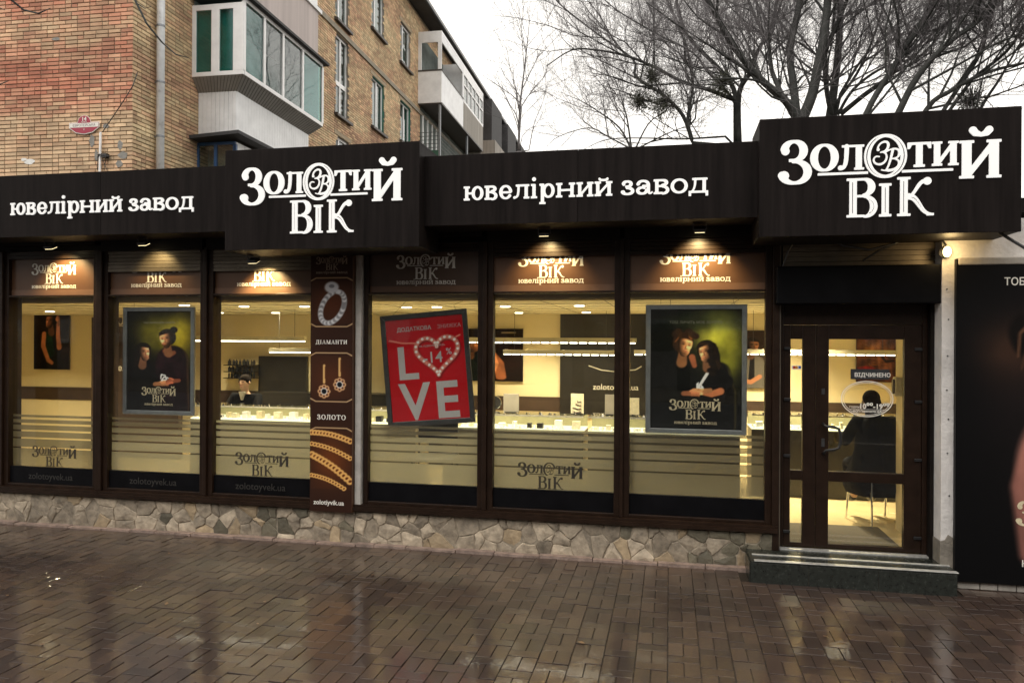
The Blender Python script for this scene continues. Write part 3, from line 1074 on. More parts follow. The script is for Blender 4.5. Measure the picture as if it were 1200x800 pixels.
def hair_strands(A, cx, cy, r, look, tilt, hair, long, seed):
    rn = random.Random(seed)
    c, s_ = math.cos(tilt), math.sin(tilt)

    def P(u, v):
        return (cx + (u * c - v * s_) * r, cy + (u * s_ + v * c) * r)
    for k in range(46 if long else 26):
        b = rn.uniform(.4, 2.6)
        col = (hair[0] * b + .01 * b, hair[1] * b + .007 * b, hair[2] * b + .004 * b)
        o = rn.uniform(-.14, .14)
        if long:
            back = -look
            q = [P(.18 * look + o, .86 + o * .4), P(back * .55 + o, .62), P(back * (.80 + o * .5), -.05), P(back * (.72 + o), -.8), P(back * (.85 + o * 1.6), -1.55 - abs(o) * 2)]
            if rn.random() < .3:
                q = [P(.25 * look + o, .84), P(look * (.55 + o * .3), .55), P(look * (.68 + o * .3), .1), P(look * (.66 + o * .5), -.45)]
        else:
            q = [P(.50 * look + o, .62 + abs(o)), P(.15 * look + o, .92 + o * .3), P(-.45 * look, .72 + o * .6), P(-.72 * look + o * .3, .15 + o)]
        A.line(q, [r * rn.uniform(.02, .07)] * len(q), col, .9, .75)


def face(A, cx, cy, r, look=0, skin=(.72, .50, .36), hair=(.06, .04, .03), long=False, beard=False, tilt=0.0, light=1, seed=4):
    """a softly lit three-quarter head about 2r high; look -1 left .. 1 right, light from the right (+1) or left"""
    c, s_ = math.cos(tilt), math.sin(tilt)
    dx, dy = (A.x - cx) / r, (A.y - cy) / r
    u, v = dx * c + dy * s_, -dx * s_ + dy * c
    if long:
        m = np.clip((1 - np.sqrt(((u + .30 * look) / .80) ** 2 + ((v + .35) / 1.35) ** 2)) / .15 + .5, 0, 1)
        A.mixin(m, tuple(h * .9 for h in hair))
    A.el(cx - .12 * r * look * c, cy + .20 * r, r * .80, r * .86, hair, tilt, .12)
    # neck in shade
    A.line([(cx - .05 * r * look, cy - .55 * r), (cx - .16 * r * look, cy - 1.45 * r)], [r * .33, r * .44], tuple(k * .48 for k in skin), .3)
    # skull and jaw
    d1 = np.sqrt(((u - .08 * look) / .60) ** 2 + ((v - .12) / .74) ** 2)
    d2 = np.sqrt(((u - .16 * look) / .44) ** 2 + ((v + .38) / .56) ** 2)
    d = np.minimum(d1, d2)
    m = np.clip((1 - d) / .10 + .5, 0, 1)
    nx_, ny_ = (u - .08 * look) / .70, (v + .02) / .98
    nz_ = np.sqrt(np.clip(1 - nx_ ** 2 - ny_ ** 2, .02, 1))
    lam = np.clip(nx_ * .70 * light + ny_ * .25 + nz_ * .62, 0, 1)
    g2 = lambda a, b, p, q: np.exp(-((u - a) / p) ** 2 - ((v - b) / q) ** 2)
    sh = .16 + .95 * lam
    ux = .20 * look
    for e in (-1, 1):
        ex = ux + e * .235
        sh = sh * (1 - .42 * g2(ex, .12, .17, .11)) * (1 - .6 * g2(ex, .085, .10, .035))
        sh = sh * (1 - .55 * g2(ex, .26, .17, .035))
    sh = sh * (1 - .38 * g2(ux + .10 * look - .11 * light, -.12, .06, .20)) * (1 + .22 * g2(ux + .10 * look + .03 * light, -.08, .04, .20))
    sh = sh * (1 - .42 * g2(ux + .10 * look, -.27, .12, .045)) * (1 + .18 * g2(ux + .30 * light, -.16, .16, .16)) * (1 - .25 * g2(ux + .02, -.66, .22, .07))
    sh = sh * (.93 + .14 * fbm(A.x, A.y, 60, seed, 3))
    col = C3(skin) * sh[..., None]
    lip = g2(ux + .06 * look, -.47, .17, .055)
    col = col * (1 - .55 * lip[..., None]) + C3((.45, .12, .10)) * (.55 * lip * sh)[..., None]
    sm = g2(ux + .06 * look, -.455, .12, .018)
    col = col + C3((.35, .32, .28)) * (sm * .5)[..., None]
    A.mixin(m, col)
    if beard:
        bm = np.clip((v * -1 - .28) * 5, 0, 1) * m * np.clip(1 - 2 * g2(ux + .06 * look, -.47, .15, .05), 0, 1)
        A.mixin(bm * (.45 + .4 * fbm(A.x, A.y, 90, 8, 2)), tuple(h * 1.3 + .02 for h in hair))
    # hair line over the forehead and temple
    cap = np.clip((v - .50 + .16 * (u * look)) * 7, 0, 1) * np.clip((1.05 - np.sqrt((u / .80) ** 2 + ((v - .10) / .95) ** 2)) * 9, 0, 1)
    A.mixin(cap, hair)
    side = np.clip((-u * look - .44) * 9, 0, 1) * np.clip((1.02 - np.sqrt((u / .80) ** 2 + ((v - .05) / 1.0) ** 2)) * 9, 0, 1) * np.clip((v + .35) * 4, 0, 1)
    A.mixin(side, hair)
    hair_strands(A, cx, cy, r, look or 1, tilt, hair, long, seed)


def hand(A, x, y, ang, L_, skin, flip=1):
    """back of a hand with four bent fingers and a thumb"""
    c, s_ = math.cos(ang), math.sin(ang)
    P = lambda a, b: (x + (a * c - b * s_) * L_, y + (a * s_ + b * c) * L_)
    A.line([P(-.9, 0), P(0, 0)], [L_ * .26, L_ * .30], tuple(k * .62 for k in skin), .3)
    for k in range(4):
        o = (k - 1.5) * .17
        A.line([P(0, o), P(.45, o + .02), P(.78 + .06 * (k in (1, 2)), o - .10 * flip)], [L_ * .11, L_ * .10, L_ * .07], tuple(q * (.62 + .10 * k) for q in skin), .35)
    A.line([P(-.15, .22 * flip), P(.22, .44 * flip), P(.45, .42 * flip)], [L_ * .11, L_ * .095, L_ * .07], tuple(q * .9 for q in skin), .35)


def finish(A, seed=1, k=.22, vig=.55, cx=.5, cy=.55):
    f = 1 - k + 2 * k * fbm(A.x, A.y, 9, seed, 5)
    w_ = A.x.max()
    r2 = ((A.x / w_ - cx) / .62) ** 2 + ((A.y - cy) / .62) ** 2
    f = f * np.clip(1.08 - vig * r2 * .5, .25, 1.1)
    A.a = np.clip(A.a * f[..., None], 0, 1)
    A.a = A.a ** 1.12
    return A.a


def art_couple_a(U, V):
    """man with his hair tied up and long-haired woman looking at each other over open hands"""
    A = Art(U, V, .62, (.030, .030, .024))
    A.glow(.40, .80, .26, .16, (.62, .57, .16), .95)
    A.glow(.54, .70, .14, .26, (.60, .54, .16), .9)
    A.glow(.24, .74, .14, .16, (.34, .33, .12), .6)
    A.a *= (.7 + .6 * fbm(A.x, A.y, 7, 5))[..., None]
    cloth(A, [(.44, .50), (.43, .30), (.44, .05)], [.155, .17, .17], (.105, .045, .070), 4, rim=.54)
    cloth(A, [(.37, .545), (.50, .545)], .055, (.11, .05, .075), 5)
    cloth(A, [(.15, .42), (.15, .22), (.14, .02)], [.105, .13, .14], (.035, .034, .045), 6)
    cloth(A, [(.18, .43), (.25, .34), (.29, .27)], [.05, .045, .035], (.04, .04, .05), 7)
    sk = (.86, .60, .42)
    A.line([(.365, .60), (.41, .565), (.455, .585)], [.02, .028, .02], (.42, .26, .18), .5)
    face(A, .385, .72, .096, -1, sk, (.085, .055, .035), beard=True, tilt=.20, light=-1, seed=11)
    A.el(.452, .812, .036, .032, (.07, .045, .03), 0, .3)
    face(A, .165, .585, .092, 1, (.90, .64, .48), (.045, .030, .024), long=True, tilt=-.06, light=1, seed=12)
    hand(A, .34, .275, .12, .075, sk)
    hand(A, .44, .300, 3.25, .070, (.74, .44, .32), -1)
    A.line([(.33, .325), (.335, .365), (.37, .355), (.385, .315), (.335, .305), (.36, .34), (.40, .33)], .006, (.90, .90, .86), .5)
    return finish(A, 2)


def art_couple_b(U, V):
    """man in a dark shirt and curly-haired woman with foreheads together holding hands"""
    A = Art(U, V, .74, (.034, .040, .036))
    A.glow(.54, .80, .18, .22, (.60, .60, .25), .95)
    A.glow(.62, .60, .12, .24, (.52, .52, .18), .9)
    A.glow(.36, .90, .26, .07, (.20, .22, .11), .7)
    A.a *= (.65 + .7 * fbm(A.x, A.y, 6, 9))[..., None]
    cloth(A, [(.20, .52), (.17, .34), (.17, .05)], [.12, .155, .17], (.055, .060, .060), 14)
    cloth(A, [(.10, .50), (.09, .33), (.22, .29), (.30, .30)], [.06, .065, .055, .038], (.06, .064, .064), 15)
    cloth(A, [(.56, .47), (.57, .30), (.55, .05)], [.09, .13, .15], (.030, .028, .032), 16, rim=.60)
    sk = (.90, .64, .44)
    A.line([(.52, .545), (.46, .46), (.40, .36)], [.012, .012, .010], (.78, .80, .80), .4)
    A.line([(.34, .60), (.36, .53)], [.026, .020], (.52, .32, .22), .4)
    face(A, .272, .70, .100, 1, sk, (.17, .11, .055), tilt=-.22, light=1, seed=21)
    for k in range(7):
        A.el(.20 + .028 * k, .795 + .022 * math.sin(k * 1.9), .030, .026, (.15 + .02 * (k % 3), .095 + .015 * (k % 3), .05), 0, .5)
    face(A, .452, .645, .092, -1, (.92, .66, .47), (.060, .040, .026), long=True, tilt=.28, light=-1, seed=22)
    for k in range(10):
        A.el(.505 + .016 * math.sin(k * 2.1), .70 - .026 * k, .030, .022, (.07 + .03 * (k % 2), .045 + .02 * (k % 2), .03), 0, .5)
    cloth(A, [(.61, .40), (.58, .33)], [.06, .045], (.032, .030, .033), 17)
    A.line([(.57, .32), (.50, .295), (.44, .305)], [.030, .026, .022], (.62, .40, .27), .3)
    hand(A, .42, .315, 3.3, .075, sk, -1)
    hand(A, .34, .30, .05, .075, (.80, .52, .36))
    A.line([(.38, .375), (.41, .37), (.43, .345), (.38, .35), (.39, .385)], .006, (.80, .86, .90), .5)
    return finish(A, 3)


def art_woman_a(U, V):
    A = Art(U, V, .58, (.13, .085, .055))
    A.a *= (.7 + .6 * fbm(A.x, A.y, 6, 3))[..., None]
    cloth(A, [(.28, .42), (.30, .05)], [.14, .19], (.075, .06, .05), 4)
    cloth(A, [(.24, .54), (.27, .26)], [.05, .075], (.05, .19, .11), 5)
    face(A, .27, .75, .125, -1, (.86, .58, .42), (.065, .04, .03), long=True, light=-1, seed=31)
    A.line([(.17, .55), (.155, .36), (.24, .14), (.30, .10)], [.035, .036, .032, .028], (.74, .50, .36), .25)
    A.line([(.42, .34), (.40, .52), (.40, .70)], [.04, .034, .026], (.76, .52, .38), .25)
    hand(A, .40, .76, 1.7, .08, (.86, .60, .44))
    return finish(A, 5, vig=.4)


def art_woman_b(U, V):
    A = Art(U, V, .66, (.12, .06, .04))
    A.a *= (.7 + .6 * fbm(A.x, A.y, 6, 3))[..., None]
    cloth(A, [(.12, .40), (.14, .05)], [.13, .19], (.05, .10, .07), 4)
    face(A, .12, .70, .16, 1, (.86, .58, .42), (.05, .035, .03), long=True, light=1, seed=41)
    A.line([(.44, .08), (.42, .34), (.36, .52)], [.055, .05, .032], (.60, .38, .26), .2)
    A.line([(.30, .08), (.36, .34), (.33, .58), (.29, .74)], [.062, .056, .036, .026], (.86, .60, .44), .2)
    hand(A, .29, .80, 1.9, .09, (.86, .60, .44))
    A.line([(.45, .93), (.58, .93)], .012, (.55, .5, .42), .6)
    return finish(A, 6, vig=.3)


def art_man_small(U, V):
    A = Art(U, V, .42, (.17, .12, .09))
    A.el(.22, .22, .22, .38, (.35, .33, .30), 0, .15)
    A.line([(.22, .52), (.21, .16)], [.03, .04], (.06, .05, .05), .3)
    face(A, .22, .74, .13, 1, (.66, .45, .32), (.05, .04, .03))
    A.line([(.08, .14), (.2, .10), (.32, .2)], .035, (.62, .42, .3), .3)
    return A.a


def art_red_room(U, V):
    A = Art(U, V, .95, (.30, .17, .10))
    A.glow(.45, .75, .35, .2, (.62, .42, .26), .9)
    A.el(.70, .35, .16, .3, (.45, .28, .19), .3, .3)
    A.el(.25, .25, .25, .12, (.45, .10, .06), 0, .4)
    A.line([(.6, .62), (.72, .48), (.9, .5)], .03, (.12, .07, .05), .4)
    A.noise(.15, 12, 5)
    return A.a


def art_billboard(U, V):
    """near-black sheet; a woman's dark hair, cheek and bare shoulder enter from the right"""
    A = Art(U, V, .56, (.022, .022, .027))
    A.glow(.18, .62, .12, .3, (.11, .085, .085), .7)
    A.glow(.16, .72, .10, .09, (.30, .20, .14), .6)
    cloth(A, [(.36, .16), (.38, .0)], [.13, .18], (.05, .045, .05), 7)
    A.el(.31, .30, .14, .24, (.72, .49, .43), .12, .18, shade=.5)
    A.line([(.24, .42), (.20, .30), (.22, .10)], [.05, .045, .04], (.62, .41, .36), .4, .8)
    face(A, .305, .70, .130, 1, (.84, .58, .46), (.06, .04, .032), tilt=-.1, light=1, seed=51)
    A.el(.20, .76, .05, .07, (.055, .04, .032), .3, .3)
    A.line([(.175, .70), (.18, .77), (.24, .84), (.33, .86)], [.004, .005, .006, .005], (.32, .22, .16), .8)
    A.line([(.185, .66), (.20, .74), (.26, .80)], [.003, .004, .004], (.26, .18, .13), .8)
    A.a *= (.85 + .3 * fbm(A.x, A.y, 12, 9))[..., None]
    return A.a


def art_banner(U, V):
    """tall brown strip: ring, drop earrings and gold chains in rounded brown panels"""
    asp = .155
    A = Art(U, V, asp, (.19, .115, .085))
    cells = [(.06, 'r'), ]
    W = asp

    def pane(y0, y1, c):
        A.mixin(np.clip(.5 - (np.maximum(np.abs(A.y - (y0 + y1) / 2) - (y1 - y0) / 2 + .012, np.abs(A.x - W / 2) - W / 2 + .004)) / .003, 0, 1), c)
    for y0, y1, cc in ((.715, .905, (.33, .17, .09)), (.425, .615, (.31, .17, .10)), (.075, .325, (.42, .22, .10))):
        pane(y0, y1, (.22, .13, .09))
        A.glow(W * .5, (y0 + y1) / 2, W * .42, (y1 - y0) * .34, cc, .9)
    for y, s in ((.905, 1), (.715, -1), (.615, 1), (.425, -1), (.325, 1)):
        A.line([(.0, y - .012 * s), (.02, y - .001 * s), (W - .02, y - .001 * s), (W, y - .012 * s)], .0022, (.72, .60, .45), .9)
    # ring
    for k in range(40):
        a = 2 * math.pi * k / 40
        b = 2 * math.pi * (k + 1) / 40
        if k in (9, 10):
            continue
        A.line([(W * .52 + .043 * math.cos(a) + .010 * math.sin(a), .790 + .060 * math.sin(a) + .010 * math.cos(a)), (W * .52 + .043 * math.cos(b) + .010 * math.sin(b), .790 + .060 * math.sin(b) + .010 * math.cos(b))], .0088,
               (.85 - .3 * (k % 2), .85 - .3 * (k % 2), .86 - .3 * (k % 2)), .6)
    A.el(W * .50, .868, .026, .022, (.80, .80, .82), 0, .3)
    A.el(W * .50, .872, .010, .007, (.50, .50, .52), 0, .4)
    # earrings
    for ex, ey in ((W * .33, .465), (W * .70, .492)):
        A.line([(ex, ey + .035), (ex, ey + .10)], .0045, (.83, .66, .42), .6)
        A.line([(ex + .004, ey + .05), (ex + .004, ey + .095)], .0015, (.4, .25, .15), .6)
        for k in range(8):
            a = k * math.pi / 4
            A.el(ex + .0155 * math.cos(a), ey + .0185 * math.sin(a), .0085, .009, (.80, .62, .45), 0, .4)
            A.el(ex + .0155 * math.cos(a), ey + .0185 * math.sin(a), .004, .004, (.35, .2, .14), 0, .5)
        A.el(ex, ey, .012, .013, (.85, .85, .85), 0, .3)
        A.el(ex, ey, .009, .010, (.08, .09, .11), 0, .3)
    # chains
    for (xa, ya, xb, yb, r) in ((0, .305, W, .272, .0105), (0, .262, W, .205, .0085), (0, .222, W, .115, .0125), (0, .140, W * .85, .088, .008)):
        n = 13
        for k in range(n):
            u = (k + .5) / n
            cx, cy = xa + (xb - xa) * u, ya + (yb - ya) * u + .010 * math.sin(u * 3.1)
            A.el(cx, cy, r * 1.15, r, (.86, .66, .38), .6, .3)
            A.el(cx, cy, r * .5, r * .4, (.38, .2, .1), .6, .4)
    return A.a


def art_heart(U, V):
    """bordeaux-red sheet with a jewelled heart hanging on a chain"""
    A = Art(U, V, .74, (.52, .012, .06))
    A.glow(.3, .9, .5, .3, (.58, .05, .09), .6)
    hp = []
    for k in range(61):
        tt = 2 * math.pi * k / 60
        hx = 16 * math.sin(tt) ** 3
        hy = 13 * math.cos(tt) - 5 * math.cos(2 * tt) - 2 * math.cos(3 * tt) - math.cos(4 * tt)
        hp.append((.475 + hx * .0125, .645 + hy * .0125))
    A.line([(.03, .80), (.15, .765), (.28, .755)], .007, (.66, .42, .36), .7)
    A.line([(.70, .80), (.64, .775), (.50, .755)], .007, (.66, .42, .36), .7)
    A.line([(x + .008, y - .01) for x, y in hp], .026, (.28, .01, .03), .6, .7)
    A.line(hp, .021, (.60, .36, .32), .25)
    for k in range(0, 60, 2):
        A.el(hp[k][0], hp[k][1], .012, .012, (.92, .88, .86), 0, .4)
        A.el(hp[k + 1][0], hp[k + 1][1], .007, .009, (.66, .42, .37), .7, .6)
    return A.a


# ================================================================= THE GROUND
YW = 7.0
ground = structure(MB().box(-400, 400, -400, 600, -1.2, -0.22).build('ground', M_earth))
road = structure(MB().box(-60, 60, -13.0, -2.12, -0.215, -0.125).build('road', M_asph))
kerb = structure(MB().box(-60, 60, -2.1, -1.95, -0.2, 0.0).build('kerb', M_concrete))
base = MB().box(-16, 12, -1.94, 7.2, -0.21, -0.012)
pavement = structure(base.build('pavement', M_joint))


def block(hx, hy, hz, c=.0012):
    """paving block with chamfered top edge, 9 faces"""
    v = [(-hx, -hy, -hz), (hx, -hy, -hz), (hx, hy, -hz), (-hx, hy, -hz),
         (-hx, -hy, -c), (hx, -hy, -c), (hx, hy, -c), (-hx, hy, -c),
         (-hx + c, -hy + c, 0), (hx - c, -hy + c, 0), (hx - c, hy - c, 0), (-hx + c, hy - c, 0)]
    f = [(0, 1, 5, 4), (1, 2, 6, 5), (2, 3, 7, 6), (3, 0, 4, 7), (4, 5, 9, 8), (5, 6, 10, 9), (6, 7, 11, 10), (7, 4, 8, 11), (8, 9, 10, 11)]
    return np.array(v), f


slots = []
g = .0055
ncol0 = int(11.6 / .2)
for ci in range(-ncol0, int(7.5 / .2)):
    xc = ci * .2 + .1 - .2035
    off = (ci % 2) * .15
    y = 6.93 - off
    slots_col = []
    if off:
        slots.append((xc, 6.93 - .075 + .0, .1, .075 - .0))
        y = 6.93 - .15
    while y > 1.9:
        slots.append((xc, y - .05, .1, .05)); y -= .1
        slots.append((xc - .05, y - .1, .05, .1)); slots.append((xc + .05, y - .1, .05, .1)); y -= .2


def view_size(x, y):
    d = Vector((x, y, -2.0))
    z = d.dot(FW)
    if z < .5:
        return -1
    u, v = d.dot(RT) / z * F, -d.dot(UP) / z * F
    if abs(u) > 600 or v > 400:
        return -1
    return 1 / z ** 3


slots.sort(key=lambda s: -view_size(s[0], s[1]) * s[2] * s[3])
cache = {}
MBS = MB()
for k, (x, y, hx, hy) in enumerate(slots):
    if .5 < x - .0 < 2.3 and y > 6.62:
        continue
    dz = random.gauss(0, .0016) - .001 + .004 * math.sin(x * 1.7 + 1) * math.sin(y * 2.3)
    tx, ty = random.gauss(0, .006), random.gauss(0, .006)
    rz = random.gauss(0, .006)
    v, f = block(hx - g / 2, hy - g / 2, .05)
    if k < 300:
        key = (round(hx, 3), round(hy, 3))
        if key not in cache:
            q = MB().add(v.tolist(), f)
            cache[key] = q.mesh('paver', M_paver)
        o = link('paver', cache[key], pavement)
        o.location = (x, y, dz)
        o.rotation_euler = (tx, ty, rz)
    else:
        c, s = math.cos(rz), math.sin(rz)
        vv = v.copy()
        vv[:, 0], vv[:, 1] = v[:, 0] * c - v[:, 1] * s + x, v[:, 0] * s + v[:, 1] * c + y
        vv[:, 2] = v[:, 2] + dz - v[:, 0] * ty + v[:, 1] * tx
        MBS.add(vv.tolist(), f)
pv = MBS.build('paver_field', M_paver, pavement)
pv['kind'] = 'stuff'
lv = MB()
rl_ = random.Random(44)
for k in range(46):
    x, y = rl_.uniform(-7, 3.2), rl_.uniform(2.6, 6.8)
    a, q = rl_.uniform(0, 6.28), rl_.uniform(.012, .03)
    P4 = [(x + q * math.cos(a + t_) * m_, y + q * math.sin(a + t_) * m_, .006 + rl_.uniform(0, .006)) for t_, m_ in ((0, 1.2), (1.2, .6), (2.3, .7), (3.14, 1.1), (4.1, .6), (5.2, .65))]
    lv.add(P4, [tuple(range(6))])
lf_ = lv.build('fallen_leaves', mat('wet_brown_leaf', (.10, .055, .025), .4, 0, .4, 9, rand=.5))
tag(lf_, 'scattered small wet brown leaves and litter on the brick pavement', 'litter')['kind'] = 'stuff'
# strip of pinkish mortar between paving and plinth
st = MB()
x = -9.0
while x < .5:
    l = random.uniform(.18, .5)
    st.box(x, x + l - .008, 6.935 + random.uniform(-.012, .006), 7.02, -.02, .012 + random.uniform(0, .014))
    x += l
st.build('mortar_strip', M_strip, pavement)

# ================================================================= THE SHOP
shop = thing('jewellery_shop', 'long single-storey jewellery shop with dark brown glazed front, stone plinth and lit yellow interior', 'building', (-3, 7.2, 0))
SB = lambda *a: MB().box(*a)
# shell
SB(-12.6, 3.2, 10.90, 11.1, 0, 2.6).build('back_wall', M_cream, shop)
SB(-12.6, -12.45, 7.15, 10.9, 0, 2.6).build('side_wall', M_cream, shop)
SB(2.16, 2.36, 7.22, 8.0, 0, 2.6).build('side_wall', M_cream, shop)
SB(2.362, 3.2, 7.88, 7.998, 0, 2.6).build('side_wall', M_cream, shop)
SB(3.0, 3.2, 8.0, 10.9, 0, 2.6).build('side_wall', M_cream, shop)
ce = SB(-12.6, 3.2, 7.3, 11.1, 2.40, 2.5).build('ceiling', M_ceil, shop)
sj = MB()
for k in range(24):
    sj.box(-12.4 + k * .62, -12.392 + k * .62, 7.32, 10.88, 2.397, 2.3995)
for k in range(6):
    sj.box(-12.4, 2.1, 7.9 + k * .6, 7.908 + k * .6, 2.3965, 2.3992)
sj.build('ceiling_joints', M_inbrown, ce)
SB(-12.6, 3.3, 6.95, 11.2, 3.08, 3.2).build('flat_roof', M_dark, shop)
SB(-12.45, 2.16, 7.16, 10.9, 0.05, 0.2).build('floor', M_floorin, shop)
SB(2.16, 3.0, 8.0, 10.9, 0.05, 0.2).build('floor', M_floorin, shop)
SB(.95, 2.0, 7.24, 8.0, .2, .208).build('door_mat', M_mat, shop)
SB(-12.6, .93, 7.12, 7.28, 0.0, .40).build('low_wall', M_dark, shop)
SB(-12.6, 2.4, 7.12, 7.28, 2.9, 3.08).build('header_beam', M_dark, shop)
SB(-12.6, -7.19, 7.0, 7.12, .36, 2.95).build('end_cladding', M_dark, shop)
SB(-12.6, .93, 7.28, 7.30, 2.42, 2.9).build('bulkhead', M_ceil, shop)

# --- plinth of irregular flat stones
PX0, PX1, PZ1 = -12.6, .93, .335
SB(PX0, PX1, 7.011, 7.118, -.02, PZ1).build('plinth_mortar', M_mortar, shop)


def clip_poly(poly, nx_, ny_, c):
    out = []
    n = len(poly)
    for i in range(n):
        a, b = poly[i], poly[(i + 1) % n]
        da, db = a[0] * nx_ + a[1] * ny_ - c, b[0] * nx_ + b[1] * ny_ - c
        if da <= 0:
            out.append(a)
        if da * db < 0:
            t = da / (da - db)
            out.append((a[0] + (b[0] - a[0]) * t, a[1] + (b[1] - a[1]) * t))
    return out


def voronoi(x0, x1, z0, z1, sx, sz, rnd, stretch=1.0):
    seeds = []
    nx_, nz_ = int((x1 - x0) / sx), max(1, int(round((z1 - z0) / sz)))
    for j in range(nz_):
        for i in range(nx_):
            if rnd.random() < .16:
                continue
            seeds.append((x0 + (i + .5 + rnd.uniform(-.62, .62) + (j % 2) * .5) * (x1 - x0) / nx_, z0 + (j + .5 + rnd.uniform(-.38, .38)) * (z1 - z0) / nz_))
    cells = []
    wt = [rnd.uniform(0, .0075) for _ in seeds]
    for a, (sx_, sz_) in enumerate(seeds):
        p = [(x0, z0), (x1, z0), (x1, z1), (x0, z1)]
        for b, (tx, tz) in enumerate(seeds):
            if a == b or abs(tx - sx_) > 4 * sx:
                continue
            nx2, nz2 = tx - sx_, tz - sz_
            c = (tx * tx + tz * tz - sx_ * sx_ - sz_ * sz_ + wt[a] - wt[b]) / 2
            p = clip_poly(p, nx2, nz2, c)
            if len(p) < 3:
                break
        if len(p) >= 3:
            cells.append(p)
    return cells


def stone_mb(poly, rnd, y0, depth, gap=.0025, rough=True):
    cx = sum(p[0] for p in poly) / len(poly); cz = sum(p[1] for p in poly) / len(poly)
    q = []
    for i in range(len(poly)):
        a, b = poly[i], poly[(i + 1) % len(poly)]
        q.append(a)
        l = math.hypot(b[0] - a[0], b[1] - a[1])
        if l > .05:
            for u in ((.5,) if l < .1 else (.33, .68)):
                q.append((a[0] + (b[0] - a[0]) * u + rnd.uniform(-.009, .009), a[1] + (b[1] - a[1]) * u + rnd.uniform(-.009, .009)))
    poly = q
    n = len(poly)

    def ins(d):
        o = []
        for p in poly:
            dx, dz = p[0] - cx, p[1] - cz
            l = math.hypot(dx, dz) + 1e-6
            k = max(.3, 1 - d / l)
            o.append((cx + dx * k, cz + dz * k))
        return o
    o1, o2 = ins(gap), ins(gap + .007)
    area = sum(poly[i][0] * poly[(i + 1) % n][1] - poly[(i + 1) % n][0] * poly[i][1] for i in range(n))
    if area < 0:
        o1, o2 = o1[::-1], o2[::-1]
    tx, tz = rnd.uniform(-.06, .06), rnd.uniform(-.08, .08)
    vs = [(p[0], y0, p[1]) for p in o1]
    vs += [(p[0], y0 - depth * .55, p[1]) for p in o1]
    vs += [(p[0], y0 - depth + (p[0] - cx) * tx + (p[1] - cz) * tz + rnd.uniform(-.002, .002), p[1]) for p in o2]
    vs.append((cx + rnd.uniform(-.02, .02), y0 - depth - rnd.uniform(.0, .011), cz + rnd.uniform(-.015, .015)))
    fs = []
    for i in range(n):
        j = (i + 1) % n
        fs += [(i, j, j + n, i + n), (i + n, j + n, j + 2 * n, i + 2 * n), (i + 2 * n, j + 2 * n, 3 * n)]
    return MB().add(vs, fs)


rs = random.Random(11)
for pz in voronoi(-8.6, PX1, 0.0, PZ1 - .01, .135, .112, rs):
    cx = sum(p[0] for p in pz) / len(pz)
    r = rs.random()
    dk = .07 + .85 * math.exp(-((cx + 3.95) / .22) ** 2) + (.55 if cx > .2 else 0)
    m = M_stone2 if r < dk else (M_stone3 if r < dk + .10 else M_stone)
    stone_mb(pz, rs, 7.021, rs.uniform(.012, .026)).build('stone', m, shop)

# --- sill
SB(-12.6, -3.46, 6.955, 7.119, .338, .372).build('sill', M_frame, shop)
SB(-3.03, .93, 6.955, 7.119, .338, .372).build('sill', M_frame, shop)
SB(-12.6, -3.46, 6.975, 7.118, .372, .396).build('sill_upstand', M_frame, shop)
SB(-3.03, .93, 6.975, 7.118, .372, .396).build('sill_upstand', M_frame, shop)

# --- window bays: opening left, right, header bottom, logo width, logo centre, film lit
bays = [(-7.10, -6.03, 2.87, .56, -6.56, 0), (-5.85, -4.755, 2.715, .60, -5.30, 1), (-4.608, -3.51, 2.705, .60, -4.06, 2),
        (-2.906, -1.796, 2.86, .60, -2.33, 3), (-1.646, -.50, 2.80, .62, -1.10, 4), (-.36, .829, 2.80, .62, .22, 5)]
SLABM_W = flat_mesh('strapline_lettering', SLAB_LOOPS, M_vinylwhite)
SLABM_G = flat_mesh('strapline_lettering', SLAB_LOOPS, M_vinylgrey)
SM_LOOPS = loops_of(LOGO_SMALL, 0.7)
LOGOM_W = flat_mesh('logo_lettering', SM_LOOPS, M_vinylwhite)
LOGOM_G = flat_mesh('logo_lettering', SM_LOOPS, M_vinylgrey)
LOGOM_B = flat_mesh('logo_lettering', SM_LOOPS, M_vinylblack)
WEBB = sans('web_lettering', 'zolotoyvek.ua', .10, mat('dim_grey_vinyl', (.026, .024, .022), .5))
strips = [(.606, .800), (.816, .905), (.922, .985), (1.004, 1.056), (1.078, 1.118), (1.142, 1.168)]
